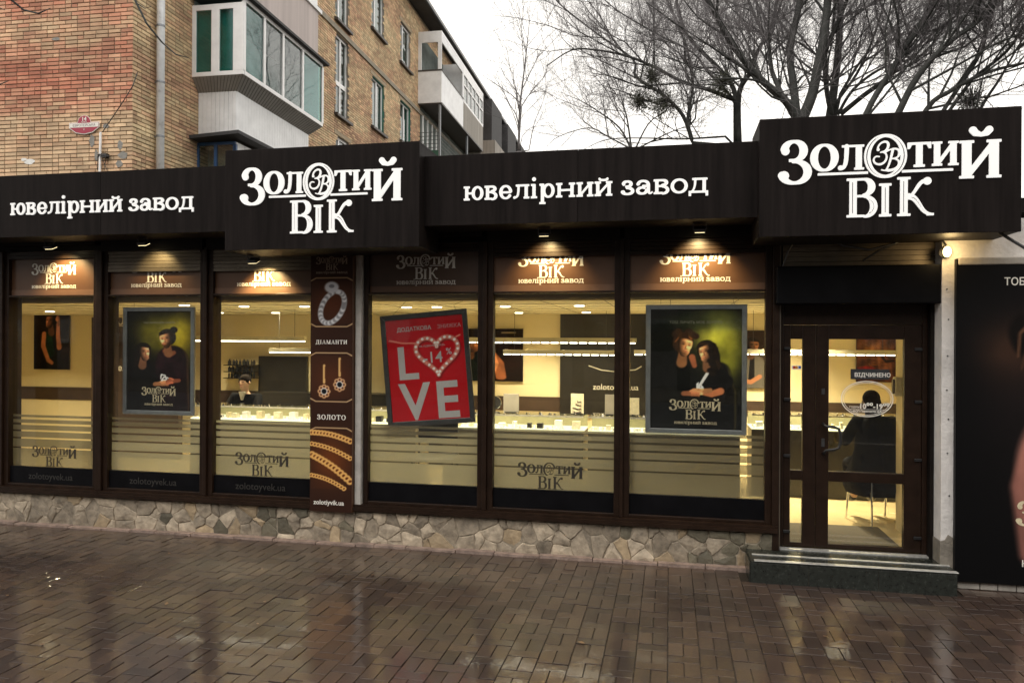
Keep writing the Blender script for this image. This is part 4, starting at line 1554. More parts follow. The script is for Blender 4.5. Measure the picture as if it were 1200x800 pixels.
for (x0, x1, zh, lw, lc, bi) in bays:
    fl, fr = (.055 if bi != 3 else .045), (.055 if bi not in (2,) else .03)
    f = MB()
    f.box(x0 - fl, x0, 7.03, 7.13, .396, 2.95)
    f.box(x1, x1 + fr, 7.03, 7.13, .396, 2.95)
    f.box(x0, x1, 7.033, 7.128, .396, .425)
    f.box(x0, x1, 7.033, 7.128, 2.455, 2.475)
    fo = f.build('window_frame', M_frame, shop, bevel=.004)
    SB(x0, x1, 7.088, 7.094, .425, 2.455).build('pane', M_pane, fo)
    SB(x0, x1, 7.060, 7.10, .425, .605).build('bottom_panel', M_blackpanel, fo)
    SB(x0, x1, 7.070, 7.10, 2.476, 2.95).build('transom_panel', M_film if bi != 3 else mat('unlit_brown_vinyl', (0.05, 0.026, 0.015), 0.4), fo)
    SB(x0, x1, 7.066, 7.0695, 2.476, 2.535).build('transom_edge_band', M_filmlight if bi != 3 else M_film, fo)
    # shutter housing and ribs above
    SB(x0 - .05, x1 + .05, 6.98, 7.10, max(zh + .14, 2.93), 3.08).build('shutter_box', M_dark, fo)
    sh = MB()
    z = zh
    while z < 2.93:
        sh.box(x0 + .002, x1 - .002, 7.035 - .004 * ((z * 100) % 2), 7.058, z, z + .033)
        z += .037
    sh.build('shutter_slats', M_slat if bi in (1, 2) else M_frame, fo)
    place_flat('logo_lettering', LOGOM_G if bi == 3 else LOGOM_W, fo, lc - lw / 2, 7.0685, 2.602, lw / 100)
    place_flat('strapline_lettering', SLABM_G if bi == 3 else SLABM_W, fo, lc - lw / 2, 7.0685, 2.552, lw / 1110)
    for a, b in strips:
        SB(x0 + .002, x1 - .002, 7.0955, 7.0965, a, b).build('frosted_strip', M_frost, fo)
    if bi in (0, 2, 4):
        place_flat('logo_lettering', LOGOM_B, fo, lc - lw / 2 - (.02 if bi == 2 else 0), 7.0865, .612, lw / 100)
    if bi in (1, 2, 0):
        place_flat('web_lettering', WEBB, fo, lc - .30, 7.0585, .475, 1)
# mullion covers between the bays and the pillar by the door
for a, b in ((-7.19, -7.155), (-5.975, -5.905), (-4.70, -4.663), (-1.741, -1.701), (-.445, -.415)):
    SB(a, b, 7.0, 7.119, .396, 2.95).build('mullion', M_frame, shop, bevel=.004)
    SB(a - .01, b + .01, 7.12, 7.25, .396, 2.9).build('mullion', M_frame, shop)
SB(.884, .945, 6.99, 7.16, .0, 3.08).build('door_pillar', M_frame, shop, bevel=.006)
SB(.945, .953, 7.0, 7.02, .2, 3.05).build('cable_trim', M_slat, shop)
SB(-3.478, -3.0, 7.02, 7.12, .337, 3.08).build('pillar', M_frame, shop)
SB(-3.026, -2.963, 6.99, 7.14, .33, 2.95).build('white_jamb', mat('grey_white_jamb', (.42, .40, .37), .8, 0, .3, 5, .6, 30), shop, bevel=.006)

# --- entrance
DY = 7.10
ent = MB()
ent.box(.953, .992, DY, DY + .12, .17, 2.36)
ent.box(2.125, 2.165, DY, DY + .12, .17, 2.36)
ent.box(.992, 2.125, DY + .001, DY + .119, 2.16, 2.36)
ent.build('door_frame', M_frame, shop, bevel=.004)
SB(.945, 2.36, 7.08, 7.20, 2.36, 3.08).build('door_header', M_dark, shop)
SB(.90, 2.235, 6.88, 7.075, 2.335, 2.66).build('door_shutter_box', M_blackpanel, shop, bevel=.012)
sh = MB()
for k in range(8):
    sh.box(.97, 2.2, 7.03 - .006 * (k % 2), 7.075, 2.665 + k * .045, 2.665 + k * .045 + .041)
sh.build('door_shutter_slats', M_slat, shop)
SB(.93, 2.22, 6.93, 6.96, 2.93, 2.975).build('door_rail', M_alu, shop)
SB(.93, 2.3, 6.6, 7.0, 3.0, 3.02).build('door_soffit', M_dark, shop)
cb = MB()
cb.tube([(1.30, 6.92, 2.90), (1.45, 6.91, 2.83), (1.65, 6.90, 2.79), (1.85, 6.91, 2.84), (1.98, 6.92, 2.92)], .010, 6)
cb.tube([(1.60, 6.92, 2.70), (1.72, 6.90, 2.78), (1.9, 6.92, 2.86), (2.05, 6.92, 2.91)], .008, 6)
cb.tube([(.955, 6.93, 2.66), (1.0, 6.91, 2.8), (1.06, 6.93, 2.9)], .008, 6)
cb.build('loose_cable', M_cable, shop)
SB(2.166, 2.262, 7.03, 7.2, .15, 2.66).build('door_jamb', M_dark, shop)
SB(.955, 2.16, 7.03, 7.10, .172, .192).build('door_threshold', M_nosing, shop)


def leaf(x0, x1, gx0, gx1, lab):
    d = MB()
    z0, z1 = .200, 2.158
    d.box(x0, gx0, DY + .01, DY + .07, z0, z1)
    d.box(gx1, x1, DY + .01, DY + .07, z0, z1)
    d.box(gx0, gx1, DY + .011, DY + .069, z0, .235)
    d.box(gx0, gx1, DY + .011, DY + .069, .785, .872)
    d.box(gx0, gx1, DY + .011, DY + .069, 2.035, z1)
    o = d.build('door', M_frame, shop, bevel=.004, label=lab)
    SB(gx0, gx1, DY + .035, DY + .041, .235, .785).build('pane', M_pane, o)
    SB(gx0, gx1, DY + .035, DY + .041, .872, 2.035).build('pane', M_pane, o)
    for z in (.33, 1.0, 1.5, 1.95):
        hg = MB().box((x0 - .0) if lab.startswith('narrow') else (x1 - .06), (x0 + .06) if lab.startswith('narrow') else x1, DY - .008, DY + .012, z - .012, z + .012)
        hg.build('hinge', M_black, o, bevel=.003)
    return o


l1 = leaf(.994, 1.262, 1.052, 1.155, 'narrow fixed door leaf with one slim pane')
l2 = leaf(1.266, 2.123, 1.372, 1.985, 'wide door leaf with bar handle and stickers')
hd = MB()
hx = 1.395
hd.tube([(p_[0], p_[1], 1.03 + (p_[2] - 1.115) * .72) for p_ in [(1.325, DY + .01, 1.115), (1.325, DY - .05, 1.13), (1.335, DY - .065, 1.165), (1.40, DY - .07, 1.18), (1.44, DY - .07, 1.20), (1.455, DY - .07, 1.26), (1.455, DY - .07, 1.36), (1.44, DY - .07, 1.43), (1.40, DY - .07, 1.45), (1.34, DY - .065, 1.455), (1.325, DY - .05, 1.47), (1.325, DY + .01, 1.48)]], .0125, 8)
hd.build('handle', M_black, l2, True)
SB(1.312, 1.338, DY + .004, DY + .012, 1.09, 1.16).build('lock_plate', M_aluD, l2)
SB(1.312, 1.338, DY + .004, DY + .012, 1.55, 1.60).build('lock_plate', M_aluD, l2)
# card stickers on the slim pane
sx = 1.062
for k, (c, mm) in enumerate(((0, 'sticker_white'), (0, 'b'))):
    pass
pl = SB(1.064, 1.145, DY + .033, DY + .0345, 1.765, 1.80).build('payment_sticker', M_vinylwhite, l1)
MB().lathe((1.086, DY + .0325, 1.783), [(.012, 0), (.012, -.0005)], 14, 'y').build('payment_sticker_print', mat('sticker_red', (.5, .02, .02), .4), l1)
MB().lathe((1.104, DY + .0320, 1.783), [(.012, 0), (.012, -.0005)], 14, 'y').build('payment_sticker_print', mat('sticker_orange', (.7, .28, .02), .4), l1)
SB(1.122, 1.142, DY + .0322, DY + .0328, 1.772, 1.794).build('payment_sticker_print', mat('sticker_blue', (.02, .08, .4), .4), l1)
# OPEN plate and opening hours on the wide pane
gp = SB(1.555, 1.87, DY + .030, DY + .034, 1.685, 1.775).build('open_plate', mat('dark_grey_plate', (.03, .032, .036), .4), l2)
place_flat('open_lettering', sans('open_lettering', 'ВІДЧИНЕНО', .048, M_vinylwhite, bold=.0012), gp, 1.585, DY + .0292, 1.708, 1)
ov = contours(arc(0, 0, 21.0, 15.4, 0, 360, .8, .8, 60) + arc(0, 0, 19.4, 14.0, 0, 360, .4, .4, 60), [], .3)
place_flat('hours_oval', fill_mesh('hours_oval', ov, .001, M_vinylwhite), l2, 1.690, DY + .0325, 1.515, .0100)
place_flat('hours_lettering', sans('hours_lettering', '10⁰⁰-19⁰⁰', .060, M_vinylwhite, bold=.0018), l2, 1.625, DY + .0322, 1.430, 1)
place_flat('hours_lettering', sans('hours_lettering', 'години', .030, M_vinylwhite), l2, 1.545, DY + .0322, 1.435, 1)
place_flat('hours_lettering', sans('hours_lettering', 'ФОП Перехоста Н.В.', .024, M_vinylwhite, bold=.0008), l2, 1.575, DY + .0322, 1.398, 1)
SB(1.55, 1.85, DY + .0322, DY + .0328, 1.421, 1.424).build('hours_rule', M_vinylwhite, l2)

# --- entrance step
step = thing('entrance_step', 'low dark granite entrance step with two worn white metal nosing strips', 'step', (1.4, 6.8, 0))
SB(.68, 2.24, 6.625, 7.10, -.02, .168).build('step_core', M_mortar, step)
for a, b in ((.672, 1.125), (1.128, 1.66), (1.663, 2.24)):
    SB(a, b, 6.612, 6.624, -.01, .166).build('riser_tile', M_granite, step, bevel=.002)
for a, b in ((.672, 1.30), (1.303, 1.80), (1.803, 2.25)):
    SB(a, b, 6.61, 7.03, .169, .182).build('tread_tile', M_granite, step, bevel=.002)
SB(.661, .671, 6.62, 6.98, -.01, .166).build('side_tile', M_granite, step)
SB(.70, 2.25, 6.606, 6.662, .1825, .188).build('nosing_strip', M_nosing, step, bevel=.002)
SB(.70, 2.25, 6.80, 6.835, .1825, .188).build('nosing_strip', M_nosing, step, bevel=.002)

# ================================================================= SIGNS
def fascia(x0, x1, txt_x, txt_w, txt_z, label, joints):
    t = thing('fascia_sign', label, 'sign', ((x0 + x1) / 2, 6.5, 3.03))
    xs = [x0] + joints + [x1]
    for a, b in zip(xs[:-1], xs[1:]):
        SB(a + .0015, b - .0015, 6.50, 6.52, 3.028, 3.652).build('panel', M_sign, t, bevel=.002)
    SB(x0 + .002, x1 - .002, 6.521, 6.95, 3.035, 3.075).build('soffit', M_dark, t)
    SB(x0 + .002, x1 - .002, 6.521, 6.95, 3.60, 3.645).build('top_cap', M_dark, t)
    SB(x0 + .002, x1 - .002, 6.90, 6.95, 3.075, 3.60).build('back_panel', M_dark, t)
    sc = txt_w / 1110
    for k, (p, mn) in enumerate(SLAB):
        key = ('slab', k)
        if key not in cache:
            cache[key] = fill_mesh('letter', contours(p, mn, 2.2), .010, M_letter)
        place_flat('letter', cache[key], t, txt_x, 6.4935, txt_z, sc)
    return t


f1x0, f1x1 = -12.6, -4.12
a = PX(11, 250, 6.48); b = PX(226, 250, 6.48)
zt = PX(15, 252, 6.48)[1]
fascia(f1x0, f1x1 + .06, a[0], b[0] - a[0], zt, 'dark fascia left of the first big logo sign, white strapline lettering above the left windows', [-11, -9.6, -8.2, -6.9, -5.5])
a = PX(543, 235, 6.48); b = PX(830, 225, 6.48)
zt = PX(543, 235, 6.48)[1]
fascia(-2.19, .70, a[0], b[0] - a[0], zt, 'dark fascia between the two big logo signs, white strapline lettering over the middle windows', [-.78])


def big_sign(x0, x1, z0, z1, lx0, lx1, lz, label):
    t = thing('logo_sign', label, 'sign', ((x0 + x1) / 2, 6.36, z0))
    SB(x0, x1, 6.36, 6.385, z0, z1).build('front_panel', M_sign, t, bevel=.003)
    SB(x0 + .003, x1 - .003, 6.386, 6.94, z0 + .003, z0 + .03).build('bottom_panel', M_dark, t)
    SB(x0 + .003, x1 - .003, 6.386, 6.94, z1 - .03, z1 - .003).build('top_panel', M_dark, t)
    for xa in (x0 + .001, x1 - .026):
        SB(xa, xa + .025, 6.386, 6.94, z0 + .03, z1 - .03).build('side_panel', M_sign, t)
    SB(x0 + .03, x1 - .03, 6.9, 6.93, z0 + .03, z1 - .03).build('back_panel', M_dark, t)
    sc = (lx1 - lx0) / 100
    for k, (p, mn) in enumerate(LOGO):
        key = ('logo', k)
        if key not in cache:
            cache[key] = fill_mesh('letter', contours(p, mn, .24), .010, M_letter)
        place_flat('letter', cache[key], t, lx0, 6.3535, lz, sc)


a = PX(282, 235, 6.34); b = PX(470.5, 230, 6.34); c = PX(342, 273.5, 6.34)
big_sign(-4.05, -2.16, 2.828, 3.755, a[0], b[0], c[1], 'black logo sign box with white lettering above the third window and the pillar banner')
a = PX(914.2, 200, 6.34); b = PX(1173.8, 175, 6.34); c = PX(994.4, 254.7, 6.34)
big_sign(.695, 2.58, 2.845, 3.788, a[0], b[0], c[1], 'black logo sign box with white lettering hanging over the entrance door')

# --- vertical banner on the pillar
ban = thing('pillar_banner', 'tall narrow brown jewellery banner with ring, earrings and gold chains on the pillar', 'banner', (-3.25, 7.0, .3))
bx0, bx1, bz0, bz1 = -3.478, -3.032, .318, 2.86
SB(bx0, bx1, 6.945, 7.019, bz0, bz1).build('panel', M_film, ban, bevel=.003)
picture('banner_print', ban, bx0 + .002, bx1 - .002, bz0 + .002, bz1 - .002, 6.9435, art_banner, 90, 520)
H = bz1 - bz0
l, wd = cap_text('ДІАМАНТИ')
sc = .33 / wd
place_flat('banner_lettering', flat_mesh('banner_lettering', loops_of(l, .6), M_vinylwhite), ban, -3.42, 6.9425, bz0 + H * .648, sc)
l, wd = cap_text('ЗОЛОТО')
place_flat('banner_lettering', flat_mesh('banner_lettering', loops_of(l, .6), M_vinylwhite), ban, -3.40, 6.9425, bz0 + H * .356, .30 / wd)
place_flat('banner_lettering', sans('banner_lettering', 'zolotiyvik.ua', .064, M_vinylwhite, bold=.001), ban, -3.435, 6.9425, bz0 + H * .028, 1)
place_flat('banner_lettering', flat_mesh('banner_lettering', SM_LOOPS, mat('dim_gold_print', (.25, .19, .14), .5)), ban, -3.42, 6.9425, bz0 + H * .934, .0033)
place_flat('banner_lettering', flat_mesh('banner_lettering', SLAB_LOOPS, MATS['dim_gold_print']), ban, -3.42, 6.9425, bz0 + H * .920, .33 / 1110)


# --- framed posters hanging behind the glass
def framed(x0, x1, z0, z1, y, label, art=None, fmat=M_alu, rot=0.0, lean=0.0, fw=.045, words=None, nx=120, ny=170):
    cx, cz = (x0 + x1) / 2, (z0 + z1) / 2
    t = thing('framed_poster', label, 'poster', (cx, y, cz))
    W2, H2 = (x1 - x0) / 2, (z1 - z0) / 2
    T = Matrix.Translation((0, 0, 0)) @ Matrix.Rotation(rot, 4, 'Y') @ Matrix.Rotation(lean, 4, 'X')
    parts = []
    fr = MB()
    for (a, b, c, d) in ((-W2, W2, H2 - fw, H2), (-W2, W2, -H2, -H2 + fw)):
        fr.prism([(a, c if c < 0 else d), (b, c if c < 0 else d), (b - fw, d if c < 0 else c), (a + fw, d if c < 0 else c)], -.014, .012)
    for sg in (-1, 1):
        fr.prism([(sg * W2, -H2), (sg * W2, H2), (sg * (W2 - fw), H2 - fw), (sg * (W2 - fw), -H2 + fw)], -.014, .012)
    o = fr.build('frame', fmat, t, local=True, bevel=.005); o.matrix_basis = T
    bk = MB().box(-W2 + .01, W2 - .01, .004, .011, -H2 + .01, H2 - .01).build('backing', M_inblack, t, local=True); bk.matrix_basis = T
    pr = picture('print', t, -W2 + fw - .002, W2 - fw + .002, -H2 + fw - .002, H2 - fw + .002, .0015, art, nx, ny, tilt=T, local=True, ink=1.45)
    gl = MB().box(-W2 + fw, W2 - fw, -.004, -.002, -H2 + fw, H2 - fw).build('glazing', M_clear, t, local=True); gl.matrix_basis = T
    wr = MB()
    wr.tube([T @ Vector((-W2 * .7, 0, H2)), Vector((-W2 * .7 - rot, .0, max(H2 + .05, 2.39 - cz)))], .0018, 5)
    wr.tube([T @ Vector((W2 * .75, 0, H2)), T @ Vector((W2 * .72, 0, H2 + .05)), Vector((W2 * .80, .0, max(H2 + .06, 2.39 - cz)))], .0022, 5)
    wr.build('hanging_wire', M_cable, t, local=True)
    for (me, px_, pz_, sc) in words or ():
        place_flat('print_lettering', me, t, px_, .0003, pz_, sc, tilt=T, local=True)
    return t


LOGOM_GOLD = flat_mesh('print_lettering', SM_LOOPS, M_gold)
SLABM_GOLD = flat_mesh('print_lettering', SLAB_LOOPS, M_gold)
TAG = sans('print_lettering', 'ТОБІ ЛИЧИТЬ МОЄ ЗОЛОТО', .028, mat('dim_print', (.28, .27, .2), .5))
YP = 7.19
a = PX(145, 358, YP); b = PX(228, 487, YP)
a = (a[0], PX(145, 360, YP)[1])
framed(a[0], b[0], b[1], a[1], YP, 'grey framed poster of a smiling couple, man with tied-up hair, in the second window', art_couple_a,
       words=[(LOGOM_GOLD, -.205, -.44, .0041), (SLABM_GOLD, -.17, -.475, .34 / 1110), (TAG, -.19, .40, .95)])
a = PX(757, 357, YP); b = PX(875, 510, YP)
framed(a[0], b[0], b[1], a[1], YP, 'grey framed poster of a couple with foreheads together, in the window left of the door', art_couple_b,
       words=[(LOGOM_GOLD, -.235, -.46, .0046), (SLABM_GOLD, -.19, -.505, .38 / 1110), (TAG, -.24, .42, 1.2)])
a = PX(452, 366, YP); b = PX(551, 499, YP)
big = lambda s, z, m=M_greyprint, bo=.0: sans('print_lettering', s, z, m, bold=bo)
Wp, Hp = (b[0] - a[0]), (a[1] - b[1])
framed(a[0] - .01, b[0] + .01, b[1], a[1], YP - .01, 'tilted black framed red sale poster with big LOVE lettering in the fourth window', art_heart, fmat=M_aluD, rot=-math.radians(5.0), fw=.05,
       words=[(big('L', .45, bo=.011), -.315, -.085, 1), (big('V', .50, bo=.011), -.30, -.485, 1), (big('E', .50, bo=.011), .055, -.485, 1),
              (big('ДОДАТКОВА', .063, bo=.0012), -.285, .385, .88), (big('ЗНИЖКА', .063, mat('pale_red_print', (.60, .34, .36), .5)), .135, .385, .88),
              (big('-14', .155, bo=.001), -.035, .055, 1), (big('%', .09, bo=.0008), .205, .125, 1), (big('НА ПІДВІСКИ «СЕРЦЕ»', .026), -.065, .215, .9)])

# ================================================================= INSIDE
BW = 10.88


def on_back(x0, y0, x1, y1, Y=BW):
    a = PX(x0, y0, Y); b = PX(x1, y1, Y)
    return a[0], b[0], b[1], a[1]


SB(-6.2, -3.0, 10.55, 10.88, .2, 1.21).build('back_cabinet', M_inblack, shop)
# brown dado band along the back wall
for (x0, x1) in ((-12.4, -5.9), (-2.9, .15), (.9, 2.99)):
    SB(x0, x1, 10.885, 10.899, .99, 1.20).build('dado_band', M_inbrown, shop)


def panel(name, label, cat, px, m, depth=.02, words=()):
    x0, x1, z0, z1 = on_back(*px)
    t = thing(name, label, cat, ((x0 + x1) / 2, BW, z0))
    SB(x0, x1, BW - depth, BW, z0, z1).build('board', m, t)
    for fn in words:
        fn(t, x0, x1, z0, z1, BW - depth - .002)
    return t


def wall_print(label, px, art, nx=50, ny=70):
    x0, x1, z0, z1 = on_back(*px)
    t = thing('wall_poster', label, 'poster', ((x0 + x1) / 2, BW, z0))
    SB(x0, x1, BW - .02, BW, z0, z1).build('board', M_inbrown, t)
    picture('print', t, x0 + .004, x1 - .004, z0 + .004, z1 - .004, BW - .0215, art, nx, ny)
    return t


wall_print('poster of a dark-haired woman in green with raised arms, behind the first window', (41, 357, 82, 433), art_woman_a, 60, 90)
wall_print('dark poster with a raised bare arm, behind the fifth window at its left', (538, 385, 613, 447), art_woman_b, 90, 80)
wall_print('small poster of a man in shirt and tie, between couple poster and door', (862, 387, 899, 455), art_man_small, 50, 80)
wall_print('warm red-brown wall picture seen through the glass door', (1003, 397, 1049, 448), art_red_room, 60, 60)
big_dark = panel('dark_wall_panel', 'big black wall panel with a web address behind the fifth and sixth windows', 'wall panel', (657, 368, 790, 488), M_inblack, .03,
                 [lambda t, x0, x1, z0, z1, y: place_flat('panel_lettering', sans('panel_lettering', 'zolotoyvek.ua', .115, M_vinylwhite), t, PX(695, 455, BW)[0], y, PX(695, 456, BW)[1], 1),
                  lambda t, x0, x1, z0, z1, y: MB().tube([(PX(690, 428, BW)[0], y, 1.66), (PX(705, 434, BW)[0], y, 1.60), (PX(720, 437, BW)[0], y, 1.58), (PX(745, 434, BW)[0], y, 1.61), (PX(752, 430, BW)[0], y, 1.66)], .008, 5).build('panel_emblem', M_vinylgrey, t)])
panel('black_wall_screen', 'black rectangular screen on the wall behind the counter in the third window', 'screen', (305, 417, 361, 476), M_inblack, .05)
x0, x1, z0, z1 = on_back(118, 368, 236, 500, 10.2)
bb = thing('brown_partition', 'dark brown partition with cream lettering half hidden by the framed couple poster', 'partition', ((x0 + x1) / 2, 10.2, .2))
SB(PX(110, 400, 10.2)[0], PX(212, 400, 10.2)[0], 10.15, 10.25, .2, PX(127, 372, 10.2)[1]).build('board', M_inbrown, bb)
place_flat('lettering', flat_mesh('lettering', SM_LOOPS, M_gold), bb, PX(126, 400, 10.14)[0], 10.146, 1.98, .0105)
place_flat('lettering', SLABM_W, bb, PX(126, 400, 10.14)[0], 10.146, 1.52, 1.2 / 1110)

# counters with lit glass showcases
def counter(x0, x1, y, label):
    t = thing('showcase_counter', label, 'counter', ((x0 + x1) / 2, y, .2))
    SB(x0, x1, y, y + .5, .2, .98).build('base', M_counter, t)
    for xx in np.arange(x0 + .75, x1 - .1, .75):
        SB(xx - .004, xx + .004, y - .003, y, .22, .97).build('panel_joint', M_inblack, t)
    SB(x0, x1, y + .002, y + .498, .985, 1.0).build('lit_tray', E_case, t)
    SB(x0, x1, y - .006, y, .985, 1.15).build('front_glass', M_clear, t)
    SB(x0, x1, y + .46, y + .47, 1.0, 1.14).build('back_glass', mat('lit_cream_lining', (.30, .28, .16), .5), t)
    SB(x0, x1, y - .006, y + .5, 1.15, 1.158).build('top_glass', M_clear, t)
    SB(x0, x1, y - .012, y - .006, 1.145, 1.163).build('edge_trim', M_nosing, t)
    r = random.Random(int(x0 * 100))
    x = x0 + .06
    while x < x1 - .08:
        wv = r.uniform(.03, .09)
        SB(x, x + wv, y + .08, y + .16, 1.001, 1.001 + r.uniform(.02, .1)).build('jewellery_tray', r.choice([M_inblack, M_white, M_card, M_gold]), t)
        x += wv + r.uniform(.02, .14)
    for nm, mm, yy, zz in (('jewellery_row', M_white, .03, 1.001), ('jewellery_row', M_gold, .2, 1.001), ('jewellery_row', M_chrome, .06, 1.159), ('jewellery_row', M_inblack, .12, 1.159)):
        row = MB()
        x = x0 + .03
        while x < x1 - .05:
            wv = r.uniform(.008, .022)
            hz_ = r.uniform(.01, .035)
            if r.random() < .75:
                row.lathe((x, y + yy + r.uniform(-.02, .02), zz), [(wv, 0), (wv * .7, hz_ * .6), (wv * .25, hz_)], 6)
            x += wv + r.uniform(.015, .06 if zz < 1.1 else .16)
        row.build(nm, mm, t)
    return t


counter(-6.05, -4.15, 8.75, 'lit glass showcase counter seen in the second and third windows')
counter(-4.1, -3.0, 8.75, 'short lit glass showcase counter behind the pillar banner')
counter(-2.6, -.95, 8.55, 'lit glass showcase counter behind the red sale poster and the fifth window')
counter(-.9, .75, 8.55, 'lit glass showcase counter behind the window next to the door')
counter(.95, 2.7, 9.35, 'lit glass showcase counter seen through the entrance door')

# things standing on the counters
def stand(px, y, m, label, cat='display card', art=False):
    x0, z1 = PX(px[0], px[1], y); x1, z0 = PX(px[2], px[3], y)
    t = thing('display_card', label, cat, ((x0 + x1) / 2, y, 1.16))
    SB(x0, x1, y, y + .012, 1.175, z1).build('card', m, t, bevel=.002)
    SB(x0 + .01, x1 - .01, y - .02, y + .05, 1.16, 1.175).build('foot', M_black, t)
    if art:
        pr = MB()
        for k in range(4):
            aa = k * 1.4
            pr.tube([(x0 + .05 + .03 * math.cos(aa), y - .002, z1 - .08 - k * .04), (x0 + .08 + .03 * math.sin(aa), y - .002, z1 - .10 - k * .04), (x0 + .12, y - .002, z1 - .09 - k * .04)], .006, 5)
        pr.build('printed_motif', M_inbrown, t)


stand((590, 461, 608, 487), 8.72, M_cardgrey, 'dark grey display card on the counter, leftmost in the fifth window')
stand((669, 461, 684, 486), 8.72, M_card, 'cream display card with brown flower print on the counter in the fifth window', art=True)
stand((709, 462, 720, 490), 8.72, M_cardgrey, 'pale grey display card on the counter beside the mullion')
stand((738, 466, 749, 488), 8.72, M_card, 'plain cream display card on the counter left of the framed couple poster')
mr = thing('counter_mirror', 'small round make-up mirror on the counter right of the red sale poster', 'mirror', (PX(580, 470, 8.75)[0], 8.75, 1.16))
mr_ = MB(); mr_.lathe((0, 0, .12), [(.075, .0), (.08, -.006), (.075, -.012)], 20, 'y'); mr_.build('mirror_disc', M_chrome, mr, local=True)
MB().tube([(0, .0, .05), (0, 0, .004)], .008, 6).build('stem', M_black, mr, local=True)
MB().lathe((0, 0, 0), [(.05, 0), (.045, .01), (.01, .014)], 16).build('foot', M_black, mr, local=True)

# hanging linear lamps
def bar(x0, x1, y, z, label):
    t = thing('linear_lamp', label, 'lamp', ((x0 + x1) / 2, y, z))
    SB(x0, x1, y - .03, y + .03, z, z + .055).build('housing', mat('lamp_housing_cream', (.55, .50, .36), .5), t)
    r = []
    n = max(3, int((x1 - x0) / .11))
    for k in range(n):
        xa = x0 + (x1 - x0) * (k + .1) / n; xb = x0 + (x1 - x0) * (k + .85) / n
        SB(xa, xb, y - .022, y + .022, z - .012, z).build('led_module', E_led, t)
    wr = MB()
    for xx in (x0 + .15, x1 - .15):
        wr.tube([(xx, y, z + .05), (xx, y, 2.40)], .003, 5)
    wr.build('suspension_wire', M_black, t)


def barpx(xa, xb, yp, Y, label):
    a, b = PX(xa, yp, Y), PX(xb, yp, Y)
    bar(a[0], b[0], Y, (a[1] + b[1]) / 2, label)


barpx(206, 358, 399, 9.0, 'long hanging linear lamp over the counter, seen in the third window')
barpx(316, 400, 412.5, 9.9, 'second lower hanging linear lamp behind the third window and the pillar banner')
barpx(548, 746, 401, 9.0, 'long upper hanging linear lamp crossing the fifth window')
barpx(590, 724, 415, 9.9, 'lower hanging linear lamp crossing the fifth window')
barpx(743, 790, 415, 9.9, 'short hanging linear lamp just left of the framed couple poster by the door')
barpx(868, 1050, 415, 9.9, 'hanging linear lamp seen through the upper glass of the entrance door')

# recessed downlights
DL = [(286, 358), (357, 358), (257, 365.5), (323, 365.5), (592, 358), (679, 357), (608, 365.5), (687, 365), (512, 358.5), (216, 356.5)]
proto = thing('ceiling_downlight', 'round glowing downlight in the shop ceiling', 'ceiling light', (0, 0, 2.398), group='downlights in the shop ceiling')
MB().lathe((0, 0, 0), [(.075, 0), (.075, -.006), (.058, -.008)], 18).build('trim_ring', M_white, proto, local=True)
MB().lathe((0, 0, -.0085), [(.056, 0), (.054, -.006)], 18).build('diffuser', E_down, proto, local=True)
where = ['third window, front row, left', 'third window, front row, right', 'third window, back row, left', 'third window, back row, right', 'fifth window, front row beside the left mullion',
         'fifth window, front row at the right', 'fifth window, back row at the left', 'fifth window, back row at the right', 'fourth window, above the red sale poster', 'second window, above the framed couple']
for k, (px, py) in enumerate(DL):
    d = ray(px, py)
    tt = .40 / d.z
    p = (d.x * tt, min(d.y * tt, 10.6), 2.398)
    o = proto if k == 0 else dup(proto)
    o.location = p
    o['label'] = 'round glowing ceiling downlight in the ' + where[k]
    L = bpy.data.lights.new('downlight_lamp', 'AREA')
    L.shape = 'DISK'; L.size = .10; L.energy = 22; L.color = (1.0, .86, .56); L.spread = math.radians(118)
    lo = bpy.data.objects.new('downlight_lamp', L); COL.objects.link(lo)
    lo.location = (p[0], p[1], 2.38)
for (x, y) in ((-8.6, 9.2), (1.55, 9.4), (1.3, 10.1), (-8.4, 10.2), (-10.0, 9.4), (-3.0, 8.4), (.2, 9.4)):
    o = dup(proto); o.location = (x, y, 2.398)
    o['label'] = 'round glowing ceiling downlight at the ' + ({-8.6: 'left end of the shop above the first window bay', 1.55: 'shop ceiling just inside the entrance door', 1.3: 'shop ceiling deep behind the entrance door', -8.4: 'left end of the shop near the back wall', -10.0: 'shop ceiling corner farthest left', -3.0: 'shop ceiling behind the pillar banner', .2: 'shop ceiling behind the framed couple poster by the door'}[x])
    L = bpy.data.lights.new('downlight_lamp', 'AREA')
    L.shape = 'DISK'; L.size = .10; L.energy = 60 if x == 1.55 else (36 if x == 1.3 else 22); L.color = (1.0, .86, .56); L.spread = math.radians(118)
    lo = bpy.data.objects.new('downlight_lamp', L); COL.objects.link(lo)
    lo.location = (x, y, 2.38)

# shelves with small goods
sh = thing('wall_shelves', 'three thin wall shelves with dark small goods above the clerk', 'shelf', (-4.5, 10.8, 1.4))
for k, yp in enumerate((427, 434.5, 442)):
    a = PX(266, yp, 10.7); b = PX(300, yp, 10.7)
    s_ = SB(a[0], b[0], 10.6, 10.88, a[1] - .012, a[1]).build('shelf', M_chrome, sh)
    x = a[0] + .02
    while x < b[0] - .05:
        wv = random.uniform(.025, .06)
        MB().lathe((x + wv / 2, 10.7, a[1]), [(wv / 2, 0), (wv / 2, .05), (wv * .2, .07), (wv * .2, random.uniform(.075, .09))], 8).build('jewellery_stand', M_inblack, sh)
        x += wv + random.uniform(.005, .03)


